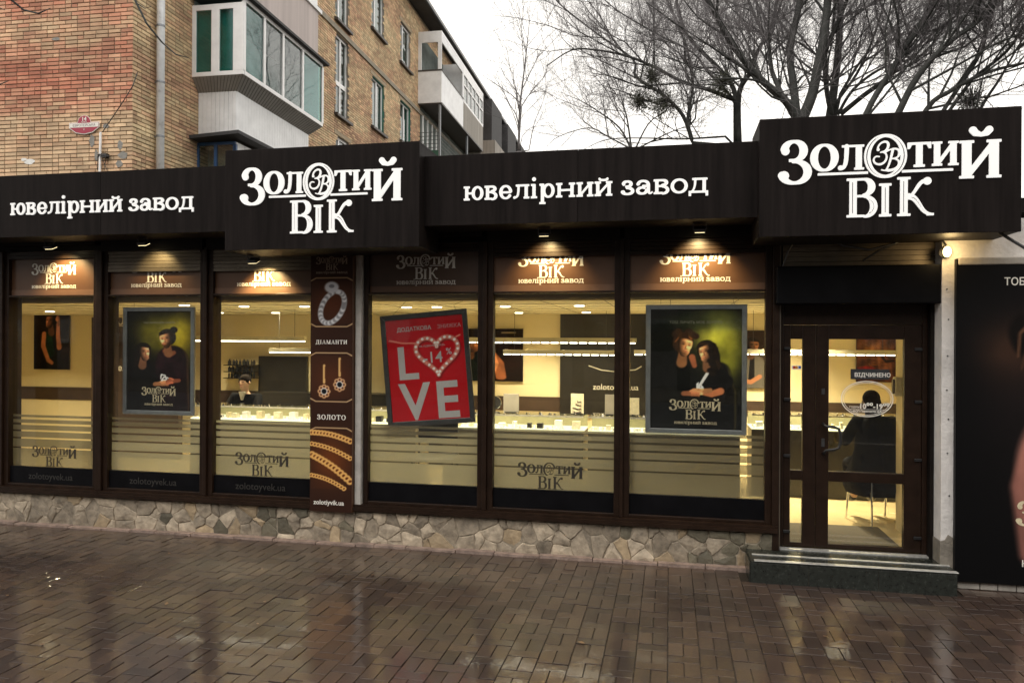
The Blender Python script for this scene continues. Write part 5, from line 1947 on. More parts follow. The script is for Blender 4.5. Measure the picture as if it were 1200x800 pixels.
# --- people
def skin_mesh(name, V, E, R, m, sub=2):
    me = bpy.data.meshes.new(name)
    me.from_pydata(V, E, [])
    o = bpy.data.objects.new(name, me)
    COL.objects.link(o)
    md = o.modifiers.new('skin', 'SKIN')
    sk = me.skin_vertices[0].data
    for k, r in enumerate(R):
        sk[k].radius = (r, r) if not hasattr(r, '__len__') else r
        sk[k].use_root = (k == 0)
    ss = o.modifiers.new('sub', 'SUBSURF'); ss.levels = sub; ss.render_levels = sub
    dg = bpy.context.evaluated_depsgraph_get()
    ev = bpy.data.meshes.new_from_object(o.evaluated_get(dg))
    bpy.data.objects.remove(o)
    ev.materials.clear(); ev.materials.append(m)
    for p in ev.polygons:
        p.use_smooth = True
    return ev


def person(label, loc, rz, J, suit, hairlen=0, coat=False):
    """J: dict of joint positions; one continuous body surface, clothing and hair as children"""
    t = thing('person', label, 'person', loc, rz)
    V = [J['pelvis'], J['waist'], J['chest'], J['neck'], J['headb'], J['head'], J['headt']]
    R = [(.12, .085), (.10, .075), (.12, .08), .046, .055, (.076, .086), .05]
    E = [(0, 1), (1, 2), (2, 3), (3, 4), (4, 5), (5, 6)]

    def chain(start, pts, rad):
        p = start
        for q, r in zip(pts, rad):
            V.append(q); R.append(r); E.append((p, len(V) - 1)); p = len(V) - 1
        return p
    for s in ('l', 'r'):
        chain(2, [J['sh' + s], J['el' + s], J['wr' + s], J['ha' + s]], [.055, .042, .027, .03])
        e = len(V) - 1
        w_, h_ = Vector(J['wr' + s]), Vector(J['ha' + s])
        d = (h_ - w_).normalized()
        u = d.cross(Vector((0, 0, 1))).normalized()
        for k in range(4):
            b0 = h_ + u * (.018 * (k - 1.5)) + d * .02
            chain(e, [tuple(b0), tuple(b0 + d * .03 + Vector((0, 0, -.004))), tuple(b0 + d * (.05 + .006 * (k in (1, 2))) + Vector((0, 0, -.016)))], [.0085, .008, .007])
        th = w_ + d * .03 + u * .02
        chain(e - 0, [tuple(th + u * .02 + d * .02)], [.009])
        chain(0, [J['hi' + s], J['kn' + s], J['an' + s], J['to' + s]], [.075, .052, .038, .033])
    body = link('body', skin_mesh('body', V, E, R, M_skin), t, local=True)
    # clothing follows the same joints, a little fuller
    V2 = [J['pelvis'], J['waist'], J['chest'], tuple(Vector(J['chest']).lerp(Vector(J['neck']), .75))]
    R2 = [(.17, .13), (.155, .115), (.19, .13), .075]
    E2 = [(0, 1), (1, 2), (2, 3)]
    for s in ('l', 'r'):
        b = len(V2)
        V2 += [J['sh' + s], J['el' + s], tuple(Vector(J['el' + s]).lerp(Vector(J['wr' + s]), .92))]
        R2 += [.078, .060, .044]
        E2 += [(2, b), (b, b + 1), (b + 1, b + 2)]
    link('jacket', skin_mesh('jacket', V2, E2, R2, suit), t, local=True)
    if coat:
        c = MB()
        ring = []
        prof = [(.50, .13, .12, -.07), (.42, .19, .15, -.06), (.28, .20, .17, -.05), (.16, .21, .20, -.06), (.04, .25, .24, -.06), (-.08, .29, .27, -.06), (-.20, .30, .28, -.05), (-.27, .27, .25, -.05)]
        base_z = J['pelvis'][2] - .02
        for (h_, rx, ry, oy) in prof:
            for k in range(28):
                a = 2 * math.pi * k / 28
                f_ = 1 + .05 * math.sin(a * 5 + h_ * 9) + .03 * math.sin(a * 11)
                ring.append((rx * f_ * math.cos(a), oy + ry * f_ * math.sin(a), base_z + h_))
        fs_ = [(j * 28 + i, (j + 1) * 28 + i, (j + 1) * 28 + (i + 1) % 28, j * 28 + (i + 1) % 28) for j in range(len(prof) - 1) for i in range(28)]
        c.add(ring, fs_)
        c.build('coat', suit, t, True, local=True)
    V3 = [J['pelvis']]; R3 = [(.165, .125)]; E3 = []
    for s in ('l', 'r'):
        b = len(V3)
        V3 += [J['hi' + s], J['kn' + s], tuple(Vector(J['kn' + s]).lerp(Vector(J['an' + s]), .93))]
        R3 += [.105, .076, .058]
        E3 += [(0, b), (b, b + 1), (b + 1, b + 2)]
    link('trousers', skin_mesh('trousers', V3, E3, R3, suit), t, local=True)
    for s in ('l', 'r'):
        a, b = Vector(J['an' + s]), Vector(J['to' + s])
        link('shoe', skin_mesh('shoe', [tuple(a), tuple(a.lerp(b, .5) + Vector((0, 0, -.01))), tuple(b)], [(0, 1), (1, 2)], [.05, .045, .036], M_black), t, local=True)
    # head details
    h = Vector(J['head']); up = (Vector(J['headt']) - Vector(J['headb'])).normalized(); fwd = Vector(J['face']).normalized(); sd = fwd.cross(up).normalized()
    fm = MB()
    fm.ball(tuple(h + fwd * .092 - up * .005), .012, .012, .02, 8, 6)
    for s in (-1, 1):
        fm.ball(tuple(h + sd * s * .078 - fwd * .005), .012, .012, .026, 8, 6)
    fm.build('nose_and_ears', M_skin, body, True)
    ey = MB()
    for s in (-1, 1):
        ey.ball(tuple(h + fwd * .078 + sd * s * .032 + up * .018), .011, .011, .007, 8, 6)
    ey.build('eyes', M_hair, body, True)
    MB().ball(tuple(h + fwd * .082 - up * .048), .02, .008, .006, 8, 6).build('mouth', mat('lips', (.4, .12, .1), .4), body, True)
    hr = MB()
    hr.ball(tuple(h - fwd * .030 + up * .038), .085, .085, .082, 16, 10)
    if hairlen:
        hr.ball(tuple(h - fwd * .055 - up * .07), .085, .07, .17, 14, 10)
    hr.build('hair', M_hair, t, True, local=True)
    if not hairlen:
        n_ = Vector(J['neck'])
        MB().prism([(n_.x - .045, n_.z + .01), (n_.x + .045, n_.z + .01), (n_.x + .01, n_.z - .11), (n_.x - .01, n_.z - .11)], n_.y - .105, n_.y - .05).build('shirt', M_shirt, t, local=True)
    return t


def sit(lean=0.0, seat=.5, face_=(0, -1, 0), armf=.35):
    """seated facing local -Y, origin on the floor under the pelvis"""
    c = Vector((0, -lean * .45, seat + .42))
    J = dict(pelvis=(0, 0, seat + .08), waist=(0, -lean * .18, seat + .24), chest=tuple(c), neck=(0, -lean * .62, seat + .575), headb=(0, -lean * .70 - .01, seat + .62),
             head=(0, -lean * .78 - .02, seat + .705), headt=(0, -lean * .80 - .01, seat + .80), face=face_)
    for s, k in (('l', 1), ('r', -1)):
        J['sh' + s] = (k * .19, -lean * .5, seat + .50)
        J['el' + s] = (k * .24, -lean * .5 - .14, seat + .28)
        J['wr' + s] = (k * .12, -lean * .5 - armf, seat + .30)
        J['ha' + s] = (k * .09, -lean * .5 - armf - .07, seat + .31)
        J['hi' + s] = (k * .09, -.06, seat + .07)
        J['kn' + s] = (k * .11, -.42, seat + .06)
        J['an' + s] = (k * .11, -.40, max(.10, seat - .36))
        J['to' + s] = (k * .12, -.54, max(.05, seat - .42))
    return J


cx = PX(282, 455, 9.55)[0]
person('shop clerk with dark hair sitting behind the lit counter in the third window', (cx, 9.75, .2), 0, sit(.12, .50), M_cloth)
visitor = sit(.22, .50, armf=.34)
for s_, k_ in (('l', 1), ('r', -1)):
    visitor['kn' + s_] = (k_ * .12, -.42, .56); visitor['an' + s_] = (k_ * .10, -.30, .22); visitor['to' + s_] = (k_ * .11, -.42, .17)
VX = PX(1031, 500, 8.2)[0]
person('person in a long dark coat seen from behind on a stool, through the entrance door', (VX, 8.2, .2), math.pi + .25, visitor, M_cloth, 1, coat=True)


def chair(label, loc, rz, seat=.46, back=True, m=M_black, legm=M_black):
    t = thing('chair', label, 'chair', loc, rz)
    MB().box(-.22, .22, -.21, .21, seat - .04, seat).build('seat', m, t, local=True, bevel=.012)
    if back:
        MB().prism([(.19, seat + .12), (.22, seat + .12), (.26, seat + .42), (.23, seat + .42)], -.21, .21, 'x').build('backrest', m, t, local=True, bevel=.008)
    for sx_ in (-1, 1):
        for sy in (-1, 1):
            pts = [(sx_ * .20, sy * .18, seat - .02), (sx_ * .22, sy * .22, 0)]
            if sy == 1 and back:
                pts = [(sx_ * .2, .25, seat + .38), (sx_ * .2, .19, seat - .02), (sx_ * .22, .25, 0)]
            MB().tube(pts, .011, 6).build('leg', legm, t, local=True)
    return t


cx = PX(508, 530, 7.45)[0]
chair('black chair standing behind the fourth window under the red sale poster', (cx, 7.50, .2), .15, .62)
chair('stool with thin metal legs under the seated person behind the entrance door', (VX, 8.22, .2), .35, .50, False, M_black, M_chrome)
wb = thing('door_intercom', 'small beige phone handset box on the inner wall right of the door glass', 'intercom', (2.1, 7.85, 1.5))
SB(2.10, 2.158, 7.80, 7.90, 1.50, 1.68).build('housing', M_card, wb, bevel=.008)
SB(2.085, 2.10, 7.82, 7.88, 1.52, 1.66).build('handset', M_inbrown, wb, bevel=.006)
SB(.66, .68, 7.3, 7.31, .21, .22)

# ================================================================= LAMPS UNDER THE SIGNS
fl = thing('floodlight', 'black floodlight', 'floodlight', (0, 0, 0), group='floodlights under the signs')
MB().box(-.05, .05, -.045, .045, -.035, .0).build('housing', M_black, fl, local=True, bevel=.006)
MB().box(-.042, .042, -.037, .037, -.0375, -.0355).build('lens', E_spot, fl, local=True)
MB().tube([(-.055, 0, -.02), (-.055, 0, .05), (.055, 0, .05), (.055, 0, -.02)], .005, 5).build('bracket', M_aluD, fl, local=True)
fspots = [(-6.36, 2.985, 40, 'above the first window, shining on its brown transom'), (-5.25, 3.0, 12, 'above the second window over the lowered shutter slats'),
          (-4.02, 2.80, 52, 'under the left logo sign, brightest, above the third window'), (-1.12, 3.0, 34, 'under the middle fascia above the fifth window'),
          (.25, 3.0, 46, 'next to the right logo sign above the sixth window')]
for k, (x, z, en, lab) in enumerate(fspots):
    o = fl if k == 0 else dup(fl)
    o.location = (x, 6.80, z)
    o.rotation_euler = (math.radians(24), 0, 0)
    o['label'] = 'black floodlight ' + lab
    L = bpy.data.lights.new('floodlight_lamp', 'SPOT')
    L.energy = en; L.spot_size = math.radians(104); L.spot_blend = .7; L.shadow_soft_size = .03; L.color = (1.0, .74, .34)
    lo = bpy.data.objects.new('floodlight_lamp', L); COL.objects.link(lo)
    lo.location = (x, 6.815, z - .05)
    lo.rotation_euler = (math.radians(36), 0, 0)
LX, LZ = PX(1110, 295, 6.80)
lp = thing('wall_lamp', 'glowing bulkhead lamp on the white wall edge under the right logo sign', 'lamp', (LX, 6.85, LZ))
MB().lathe((LX, 6.858, LZ), [(.05, .0), (.05, -.02), (.03, -.025)], 14, 'y').build('base', M_black, lp)
MB().ball((LX, 6.80, LZ), .032, .032, .045, 14, 10).build('bulb', E_bulb, lp, True)
MB().tube([(LX, 6.82, LZ + .05), (LX - .04, 6.84, LZ + .13), (LX - .12, 6.85, LZ + .16)], .008, 6).build('cable', M_cable, lp)
L = bpy.data.lights.new('wall_lamp_light', 'POINT'); L.energy = 2.4; L.color = (1.0, .68, .30); L.shadow_soft_size = .05
lo = bpy.data.objects.new('wall_lamp_light', L); COL.objects.link(lo); lo.location = (LX, 6.70, LZ)

# ================================================================= RIGHT-HAND WALL AND BILLBOARD
rw = thing('white_wall', 'peeling white plastered wall right of the entrance, bare render at its foot', 'wall', (4, 6.9, 0))
wx0 = PX(1103.5, 400, 6.86)[0]
SB(wx0, 7.0, 6.86, 7.5, .36, 3.02).build('plaster', M_plaster, rw)
bm_ = MB()
pts = [(wx0 - .006, -.02), (wx0 + .6, -.02), (wx0 + .6, .33), (wx0 + .14, .34), (wx0 + .10, .40), (wx0 + .055, .43), (wx0 + .03, .385), (wx0 - .006, .37)]
bm_.prism(pts, 6.852, 7.2)
bm_.build('bare_render', M_plasterbad, rw)
SB(wx0 + .6, 7.0, 6.862, 7.2, -.02, .36).build('bare_render', M_plasterbad, rw)
SB(wx0 + .10, 7.0, 6.79, 6.86, 2.64, 2.70).build('ledge', M_concrete, rw, bevel=.01)
sm = MB()
x = wx0 + .12
while x < 4.5:
    l = random.uniform(.09, .17)
    SB(x, x + l - .006, 6.83, 6.858, .002, .085 + random.uniform(-.01, .01)).build('foot_tile', M_concrete, rw, bevel=.004)
    x += l
hl = MB()
for z in (.75, 1.1, 1.38, 1.62, 1.9, 2.2, 2.45):
    hl.lathe((wx0 + .055 + random.uniform(-.02, .02), 6.858, z), [(.006, .0), (.006, -.004)], 8, 'y')
hl.build('screw_heads', M_cable, rw)

bx = PX(1120.5, 400, 6.80)[0]
a = PX(1121, 303, 6.80)[1]; b = PX(1121, 681, 6.80)[1]
bl = thing('billboard', 'large black advertising board with a woman in profile at its right, beside the entrance', 'billboard', (bx + .7, 6.8, b))
bw = 1.45
SB(bx, bx + bw, 6.80, 6.85, b, a).build('board', M_blackpanel, bl, bevel=.002)
picture('billboard_print', bl, bx + .004, bx + bw - .004, b + .004, a - .004, 6.7985, art_billboard, 110, 190)
place_flat('billboard_lettering', sans('billboard_lettering', 'ТОБІ ЛИЧИТЬ', .085, M_vinylwhite, wide=.9, bold=.001), bl, PX(1177, 330, 6.79)[0], 6.797, PX(1177, 334, 6.79)[1], 1)
place_flat('billboard_lettering', flat_mesh('billboard_lettering', SM_LOOPS, M_gold), bl, PX(1192, 610, 6.79)[0], 6.797, PX(1192, 640, 6.79)[1] + .01, .009)
place_flat('billboard_lettering', sans('billboard_lettering', 'ювелірний завод', .10, M_vinylwhite), bl, PX(1197, 665, 6.79)[0], 6.797, PX(1197, 664, 6.79)[1], 1)
pole = MB(); p0 = PX(1158, 268, 6.5); p1 = PX(1203, 303, 6.3)
pole.tube([(p0[0], 6.5, p0[1] + .02), (p1[0] + .25, 6.25, p1[1] - .12)], .012, 6)
tag(pole.build('sign_stay', M_cable), 'thin black diagonal rod under the right end of the right logo sign', 'rod')

# ================================================================= APARTMENT BUILDING
d = ray(155, 200)
CORNER = Vector((EYE.x + d.x * 14.2, d.y * 14.2, 0))
dS = ray(757, 403); dS.z = 0; dS.normalize()
ROT = math.atan2(-dS.x, dS.y)
apt = thing('apartment_building', 'old four-storey apartment block of yellow and reddish brick with enclosed balconies', 'building', CORNER, ROT)
AI = apt.matrix_basis.inverted()
AE = AI @ EYE
A3 = AI.to_3x3()


def AX(px, py, c):
    """line of sight onto the side-wall plane x=c; gives (y,z)"""
    d = A3 @ ray(px, py); t = (c - AE.x) / d.x
    return AE.y + d.y * t, AE.z + d.z * t


def AY(px, py, c):
    """line of sight onto a plane y=c; gives (x,z)"""
    d = A3 @ ray(px, py); t = (c - AE.y) / d.y
    return AE.x + d.x * t, AE.z + d.z * t


LB = dict(parent=apt, local=True)
TOPZ = AX(500, 5, .62)[1] - .05
YEND = 46.0
# window openings on the side wall: px left, px right, top y at left, bottom y at left, kind
wins = [(394, 409, 38, 131, 'tall'), (394, 409, -70, 20, 'pvc'), (436, 450.5, -38, 31, 'pvc'), (469.5, 481, 24, 71, 'pvc'), (436, 450.5, 88, 146, 'green'), (469.5, 481, 117, 163, 'green'), (394, 409, 158, 200, 'pvc')]
W = []
for (pa, pb, pt_, pb_, kind) in wins:
    ya, za = AX(pa, pt_, 0); yb, _ = AX(pb, pt_, 0); _, zb = AX(pa, pb_, 0)
    W.append((ya, yb, zb, za, kind))
rects = [(y0, y1, z0, z1) for y0, y1, z0, z1, k in W]


def wall_with_holes(y0, y1, z0, z1, holes, x):
    ys = sorted(set([y0, y1] + [h[0] for h in holes] + [h[1] for h in holes]))
    zs = sorted(set([z0, z1] + [h[2] for h in holes] + [h[3] for h in holes]))
    ys = [v for v in ys if y0 <= v <= y1]; zs = [v for v in zs if z0 <= v <= z1]
    m = MB()
    for a, b in zip(ys[:-1], ys[1:]):
        for c, d in zip(zs[:-1], zs[1:]):
            my, mz = (a + b) / 2, (c + d) / 2
            if any(h[0] < my < h[1] and h[2] < mz < h[3] for h in holes):
                continue
            m.add([(x, a, c), (x, b, c), (x, b, d), (x, a, d)], [(0, 1, 2, 3)])
    return m


wall_with_holes(0, YEND, 0, TOPZ, rects, -.012).build('side_wall', M_backing, **LB)
MB().box(-14, -.012, .012, .3, 0, TOPZ).build('end_wall', M_backing, **LB)
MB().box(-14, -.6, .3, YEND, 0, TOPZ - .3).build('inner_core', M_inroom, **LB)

# bricks: the ones showing largest as single pieces, the rest joined
ZB0 = 4.6
bl_, bh, jt = .25, .065, .012
endb, sideb = [], []
r = random.Random(5)
nc = int((TOPZ - ZB0) / (bh + jt))
for c in range(nc):
    z = ZB0 + c * (bh + jt)
    x = 0.0
    first = True
    hdr = (c % 2 == 0)
    if z < 9.2:
        while x > -5.2:
            l = (.12 if hdr else .25) if first else (.25 if r.random() < .72 else .12)
            first = False
            endb.append((x - l / 2, z + bh / 2, l, r.gauss(0, .0018)))
            x -= l + jt
    y = .0
    while y < 30:
        l = (.25 if hdr else .12) if y == 0 else (.25 if r.random() < .75 else .12)
        a, b = y, y + l
        y = b + jt
        if any(h[0] - .01 < (a + b) / 2 < h[1] + .01 and h[2] - .03 < z + bh / 2 < h[3] + .03 for h in rects):
            continue
        d = Vector((0, a, z)) - AE
        dw = apt.matrix_basis.to_3x3() @ d
        u = dw.dot(RT) / dw.dot(FW) * F; v = dw.dot(UP) / dw.dot(FW) * F
        if v > 430 or v < 190 or u > 60:
            continue
        sideb.append((a + l / 2, z + bh / 2, l, r.gauss(0, .0018)))


def bmesh_brick(l, ax):
    h = bh / 2; L2 = l / 2; c = .004
    if ax == 'end':   # face looks to -y
        v = [(-L2, 0, -h), (L2, 0, -h), (L2, 0, h), (-L2, 0, h), (-L2 + c, -.012, -h + c), (L2 - c, -.012, -h + c), (L2 - c, -.012, h - c), (-L2 + c, -.012, h - c)]
        f = [(4, 5, 6, 7), (0, 1, 5, 4), (1, 2, 6, 5), (2, 3, 7, 6), (3, 0, 4, 7)]
    else:             # face looks to +x
        v = [(0, -L2, -h), (0, L2, -h), (0, L2, h), (0, -L2, h), (.012, -L2 + c, -h + c), (.012, L2 - c, -h + c), (.012, L2 - c, h - c), (.012, -L2 + c, h - c)]
        f = [(4, 5, 6, 7), (0, 1, 5, 4), (1, 2, 6, 5), (2, 3, 7, 6), (3, 0, 4, 7)]
    return v, f


def seen(b):
    x, z = b[0], b[1]
    dw = apt.matrix_basis.to_3x3() @ (Vector((x, 0, z)) - AE)
    u = dw.dot(RT) / dw.dot(FW) * F; v = dw.dot(UP) / dw.dot(FW) * F
    return -605 < u < 600 and 192 < v < 402


vis = [b for b in endb if seen(b)]
vis.sort(key=lambda b: (-b[2], abs(b[0] + 1.4)))
single = set(id(b) for b in vis[:300])
shared = {}
EB, SBk = MB(), MB()
for b in endb:
    x, z, l, dd = b
    v, f = bmesh_brick(l, 'end')
    if id(b) in single:
        if l not in shared:
            shared[l] = MB().add(v, f).mesh('brick', M_brick)
        o = bpy.data.objects.new('brick', shared[l]); COL.objects.link(o); o.parent = apt
        o.location = (x, .012 + dd, z)
    else:
        EB.add([(p[0] + x, p[1] + .012 + dd, p[2] + z) for p in v], f)
for y, z, l, dd in sideb:
    v, f = bmesh_brick(l, 'side')
    SBk.add([(p[0] - .012 + dd, p[1] + y, p[2] + z) for p in v], f)
EB.build('brickwork', M_brick, **LB)['kind'] = 'stuff'
SBk.build('brickwork', M_brick2, **LB)['kind'] = 'stuff'
# darker bands: string course lines along the side wall
for (pa, ya_) in ((382, 20), (386, 78)):
    y, z = AX(pa, ya_, 0)
    if ya_ == 20:
        MB().box(-.01, .05, 4.6, YEND, z - .11, z + .05).build('string_course', mat('grey_course', (.26, .23, .18), .8, 0, .25, 4, .4), **LB)

# cement patches over the end wall
for (px, py, rx, rz, m) in ((124, 148, .07, .05, M_patch), (141, 170, .06, .09, M_patch), (144, 182, .10, .08, M_patch), (140, 192, .07, .07, M_patch), (108, 165, .06, .13, M_patch), (113, 182, .04, .1, M_patch), (35, 190, .12, .055, M_patchw), (28, 187, .08, .03, M_patchw), (66, 46, .10, .03, M_patch)):
    x, z = AY(px, py, 0)
    r = random.Random(px)
    pl_ = [(x + rx * math.cos(k * .52) * r.uniform(.7, 1.15), z + rz * math.sin(k * .52) * r.uniform(.7, 1.15)) for k in range(12)]
    MB().prism(pl_, -.006, .01).build('cement_patch' if m is M_patch else 'paint_patch', m, **LB)


# windows of the side wall
def side_window(y0, y1, z0, z1, kind):
    f = MB()
    xr = -.14
    fw_ = .065
    fm = M_pvc
    f.box(xr, xr + .06, y0, y0 + fw_, z0, z1); f.box(xr, xr + .06, y1 - fw_, y1, z0, z1)
    f.box(xr, xr + .06, y0 + fw_, y1 - fw_, z0, z0 + fw_); f.box(xr, xr + .06, y0 + fw_, y1 - fw_, z1 - fw_, z1)
    ym = y0 + (y1 - y0) * (.5 if kind != 'pvc' else .38)
    f.box(xr + .002, xr + .058, ym - .04, ym + .04, z0 + fw_, z1 - fw_)
    if kind == 'tall':
        zm = z0 + (z1 - z0) * .40
        f.box(xr + .003, xr + .057, y0 + fw_, y1 - fw_, zm - .07, zm + .07)
    o = f.build('window', fm, **LB)
    MB().box(xr + .02, xr + .028, y0 + fw_, y1 - fw_, z0 + fw_, z1 - fw_).build('pane', M_aptglass, o)
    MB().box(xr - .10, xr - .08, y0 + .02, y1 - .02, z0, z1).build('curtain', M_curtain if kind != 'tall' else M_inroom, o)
    rv = MB()
    rm = M_green if kind == 'green' else M_concrete
    rv.box(-.42, -.013, y0 - .02, y0, z0, z1); rv.box(-.42, -.013, y1, y1 + .02, z0, z1)
    rv.box(-.42, -.013, y0, y1, z1, z1 + .02); rv.box(-.42, -.013, y0, y1, z0 - .02, z0)
    rv.build('reveal', rm, o)
    if kind == 'green':
        tr = MB(); tr.box(xr + .06, -.0, y1 - .02, y1 - .001, z0, z1); tr.box(xr + .06, -.0, y0, y1, z1 - .015, z1 - .001)
        tr.build('green_trim', M_green, o)
    MB().prism([(-.02, z0 - .02), (.12, z0 - .07), (.12, z0 - .15), (-.02, z0 - .13)], y0 - .12, y1 + .12, 'y').build('sill', M_sillm, o)
    MB().box(-.005, .012, y0 - .15, y1 + .15, z1 + .02, z1 + .15).build('lintel', mat('sandy_lintel', (.34, .27, .18), .8, 0, .2, 5), o)


for w_ in W:
    side_window(*w_)

# downpipe
y, _ = AX(186.5, 100, .09)
dp = MB(); dp.tube([(.12, y, 3.2), (.12, y, TOPZ)], .075, 14)
o = dp.build('downpipe', M_pipe, apt, True, local=True)
cl = MB()
for py in (30, 96, 160):
    z = AX(187, py, .12)[1]
    cl.tube([(.12, y, z - .02), (.12, y, z + .02)], .084, 14)
    cl.box(-.01, .12, y - .012, y + .012, z - .012, z + .012)
cl.build('pipe_clamp', M_alu, o)

# ---------------- near enclosed balcony
by0 = AX(225, 90, 0)[0]
bxp = AY(285, 90, by0)[0]
by1 = AX(378, 150, bxp)[0]
zw0 = AY(285, 87, by0)[1]            # underside of the glazing
zw1 = 9.05
inx = AY(277, 110, by0 + .25)[0]
zs1 = AY(277, 107, by0 + .25)[1]
zs0 = AY(277, 157, by0 + .25)[1]
bal = MB()
# siding-clad parapet (set back)
p = MB()
p.box(0, inx, by0 + .25, by1 - .2, zs0, zs1)
po = p.build('balcony', M_siding, label='enclosed balcony clad in white siding with teal glass', **LB)
k = 0
x = .0
while x < inx - .02:
    MB().box(x + .003, min(x + .097, inx), by0 + .238, by0 + .25, zs0, zs1).build('siding_board', M_siding, po)
    x += .1
y = by0 + .25
while y < by1 - .25:
    MB().box(inx, inx + .012, y + .003, min(y + .117, by1 - .2), zs0, zs1).build('siding_board', M_siding, po)
    y += .12
# flared soffit of grey boards
sf = MB()
ox = bxp
A_ = [(0, by0), (ox, by0), (ox, by1), (0, by1)]
B_ = [(0, by0 + .24), (inx, by0 + .24), (inx, by1 - .2), (0, by1 - .2)]
vs = [(a[0], a[1], zw0) for a in A_] + [(b[0], b[1], zs1 - .001) for b in B_]
sf.add(vs, [(0, 1, 5, 4), (1, 2, 6, 5), (2, 3, 7, 6)])
sf.build('flared_soffit', M_sidgrey, po)
rb = MB()
nf = 14
for k in range(nf):
    u = k / nf
    rb.tube([(ox * u, by0 + .0, zw0 - .004), (inx * u, by0 + .24, zs1 - .006)], .004, 4)
for k in range(34):
    u = k / 34
    rb.tube([(ox + .002, by0 + (by1 - by0) * u, zw0 - .004), (inx + .002, by0 + .24 + (by1 - .2 - by0 - .24) * u, zs1 - .006)], .004, 4)
rb.build('soffit_joints', M_sillm, po)
# glazed frames, front side
fm = MB()
fw_ = .07
fm.box(-.0, ox, by0 - .01, by0 + .05, zw0, zw0 + .09)
fm.box(-.0, .09, by0 - .009, by0 + .049, zw0 + .09, zw1)
xm0, xm1 = AY(247.5, 80, by0)[0], AY(257, 80, by0)[0]
fm.box(xm0, xm1, by0 - .009, by0 + .049, zw0 + .09, zw1)
xr0 = AY(273, 80, by0)[0]
fm.box(xr0, ox, by0 - .009, by0 + .049, zw0 + .09, zw1)
fm.box(.09, ox - .06, by0 - .008, by0 + .048, zw1 - .12, zw1 - .001)
fo = fm.build('balcony_frame', M_pvc, po, bevel=.006)
MB().box(.09, xm0, by0 + .015, by0 + .022, zw0 + .09, zw1 - .1).build('pane', M_tealglass, fo)
MB().box(xm1, xr0, by0 + .015, by0 + .022, zw0 + .09, zw1 - .1).build('pane', M_tealglass, fo)
# side frames
sd_ = MB()
zt1 = AX(382, 80, bxp)[1]
zst = AX(300, 3, bxp)[1]
zside = (zt1 + zst) / 2
cuts = [AX(p_, 100, ox)[0] for p_ in (286, 310, 332, 355, 375)]
cuts[0] = by0 + .05; cuts[-1] = by1
sd_.box(ox - .05, ox + .01, by0 + .05, by1, zw0, zw0 + .09)
sd_.box(ox - .05, ox + .01, by0 + .05, by1, zside - .12, zside - .02)
for c in cuts:
    sd_.box(ox - .049, ox + .009, c - .045, c + .045, zw0 + .09, zside - .12)
so_ = sd_.build('balcony_frame', M_pvc, po, bevel=.006)
for i, (a, b) in enumerate(zip(cuts[:-1], cuts[1:])):
    MB().box(ox - .03, ox - .022, a + .045, b - .045, zw0 + .09, zside - .12).build('pane', M_tealglass if i in (0, 3) else M_aptglass, so_)
MB().box(.0, .03, by0 + .06, by1 - .05, zw0, zside).build('balcony_room', M_curtain, po)
MB().box(.0, ox - .1, by1 - .06, by1 - .01, zw0, zside).build('balcony_end', M_siding, po)
MB().box(.03, ox - .04, by0 + .06, by1 - .06, zw0 - .02, zw0 + .0).build('balcony_floor', M_sidgrey, po)
bl2 = MB().box(.15, .25, by0 + .1, by0 + .14, zw0, zside).build
MB().box(.08, ox - .09, by0 + .10, by0 + .115, zw0 + .02, zside - .1).build('blind', M_tealcur, fo)
MB().prism([(0, zside + .30), (ox + .12, zside + .02), (ox + .12, zside - .04), (0, zside - .02)], by0 - .1, by1 + .16, 'y').build('balcony_roof', M_roofdark, po)
# rendered wall panels of the flat above, with its white underside and teal pipe
uy1 = AX(372, 15, bxp * .8)[0]
zup = AX(372, 15, bxp * .8)[1]
up_ = MB().box(0, bxp * .82, by0 + .8, uy1, zside + .30, zup + .02)
uo = up_.build('upper_balcony', M_pinkgrey, **LB)
MB().box(0, bxp * .86, by0 + .5, uy1 + .15, zup + .0, zup + .10).build('slab_edge', M_siding, uo)
MB().box(0, bxp * .8, by0 + .9, uy1, zup + .1, zup + 1.1).build('parapet', M_siding, uo)
yt = AX(366, 40, .0)[0]
MB().box(.0, .05, yt - .12, yt + .25, zup - 2.4, zup - .1).build('teal_strip', M_teal, **LB)
# lower porch: dark canopy and blue framed glazing
lz = AY(262, 159, by0 + .1)[1]
lo_ = MB().prism([(-.12, lz - .02), (inx + .25, lz + .05), (inx + .25, lz - .02), (-.12, lz - .09)], by0 - .1, by1, 'y').build('porch_roof', M_roofdark, **LB)
lf = MB()
gx = [.0, .42, .86, inx]
lf.box(0, inx, by0 + .2, by0 + .26, lz - .16, lz - .1)
for g_ in gx:
    lf.box(g_ - .03, g_ + .03, by0 + .2, by0 + .26, lz - 1.6, lz - .16)
lfo = lf.build('porch_frame', M_bluef, **LB)
MB().box(0, inx, by0 + .225, by0 + .232, lz - 1.6, lz - .16).build('pane', M_aptglass, lfo)
MB().box(0, inx, by0 + .6, by0 + .62, lz - 1.6, lz - .1).build('curtain', M_curtain, lfo)
MB().box(inx - .05, inx, by0 + .27, by1 - .3, lz - 1.6, lz - .1).build('porch_side', M_siding, **LB)

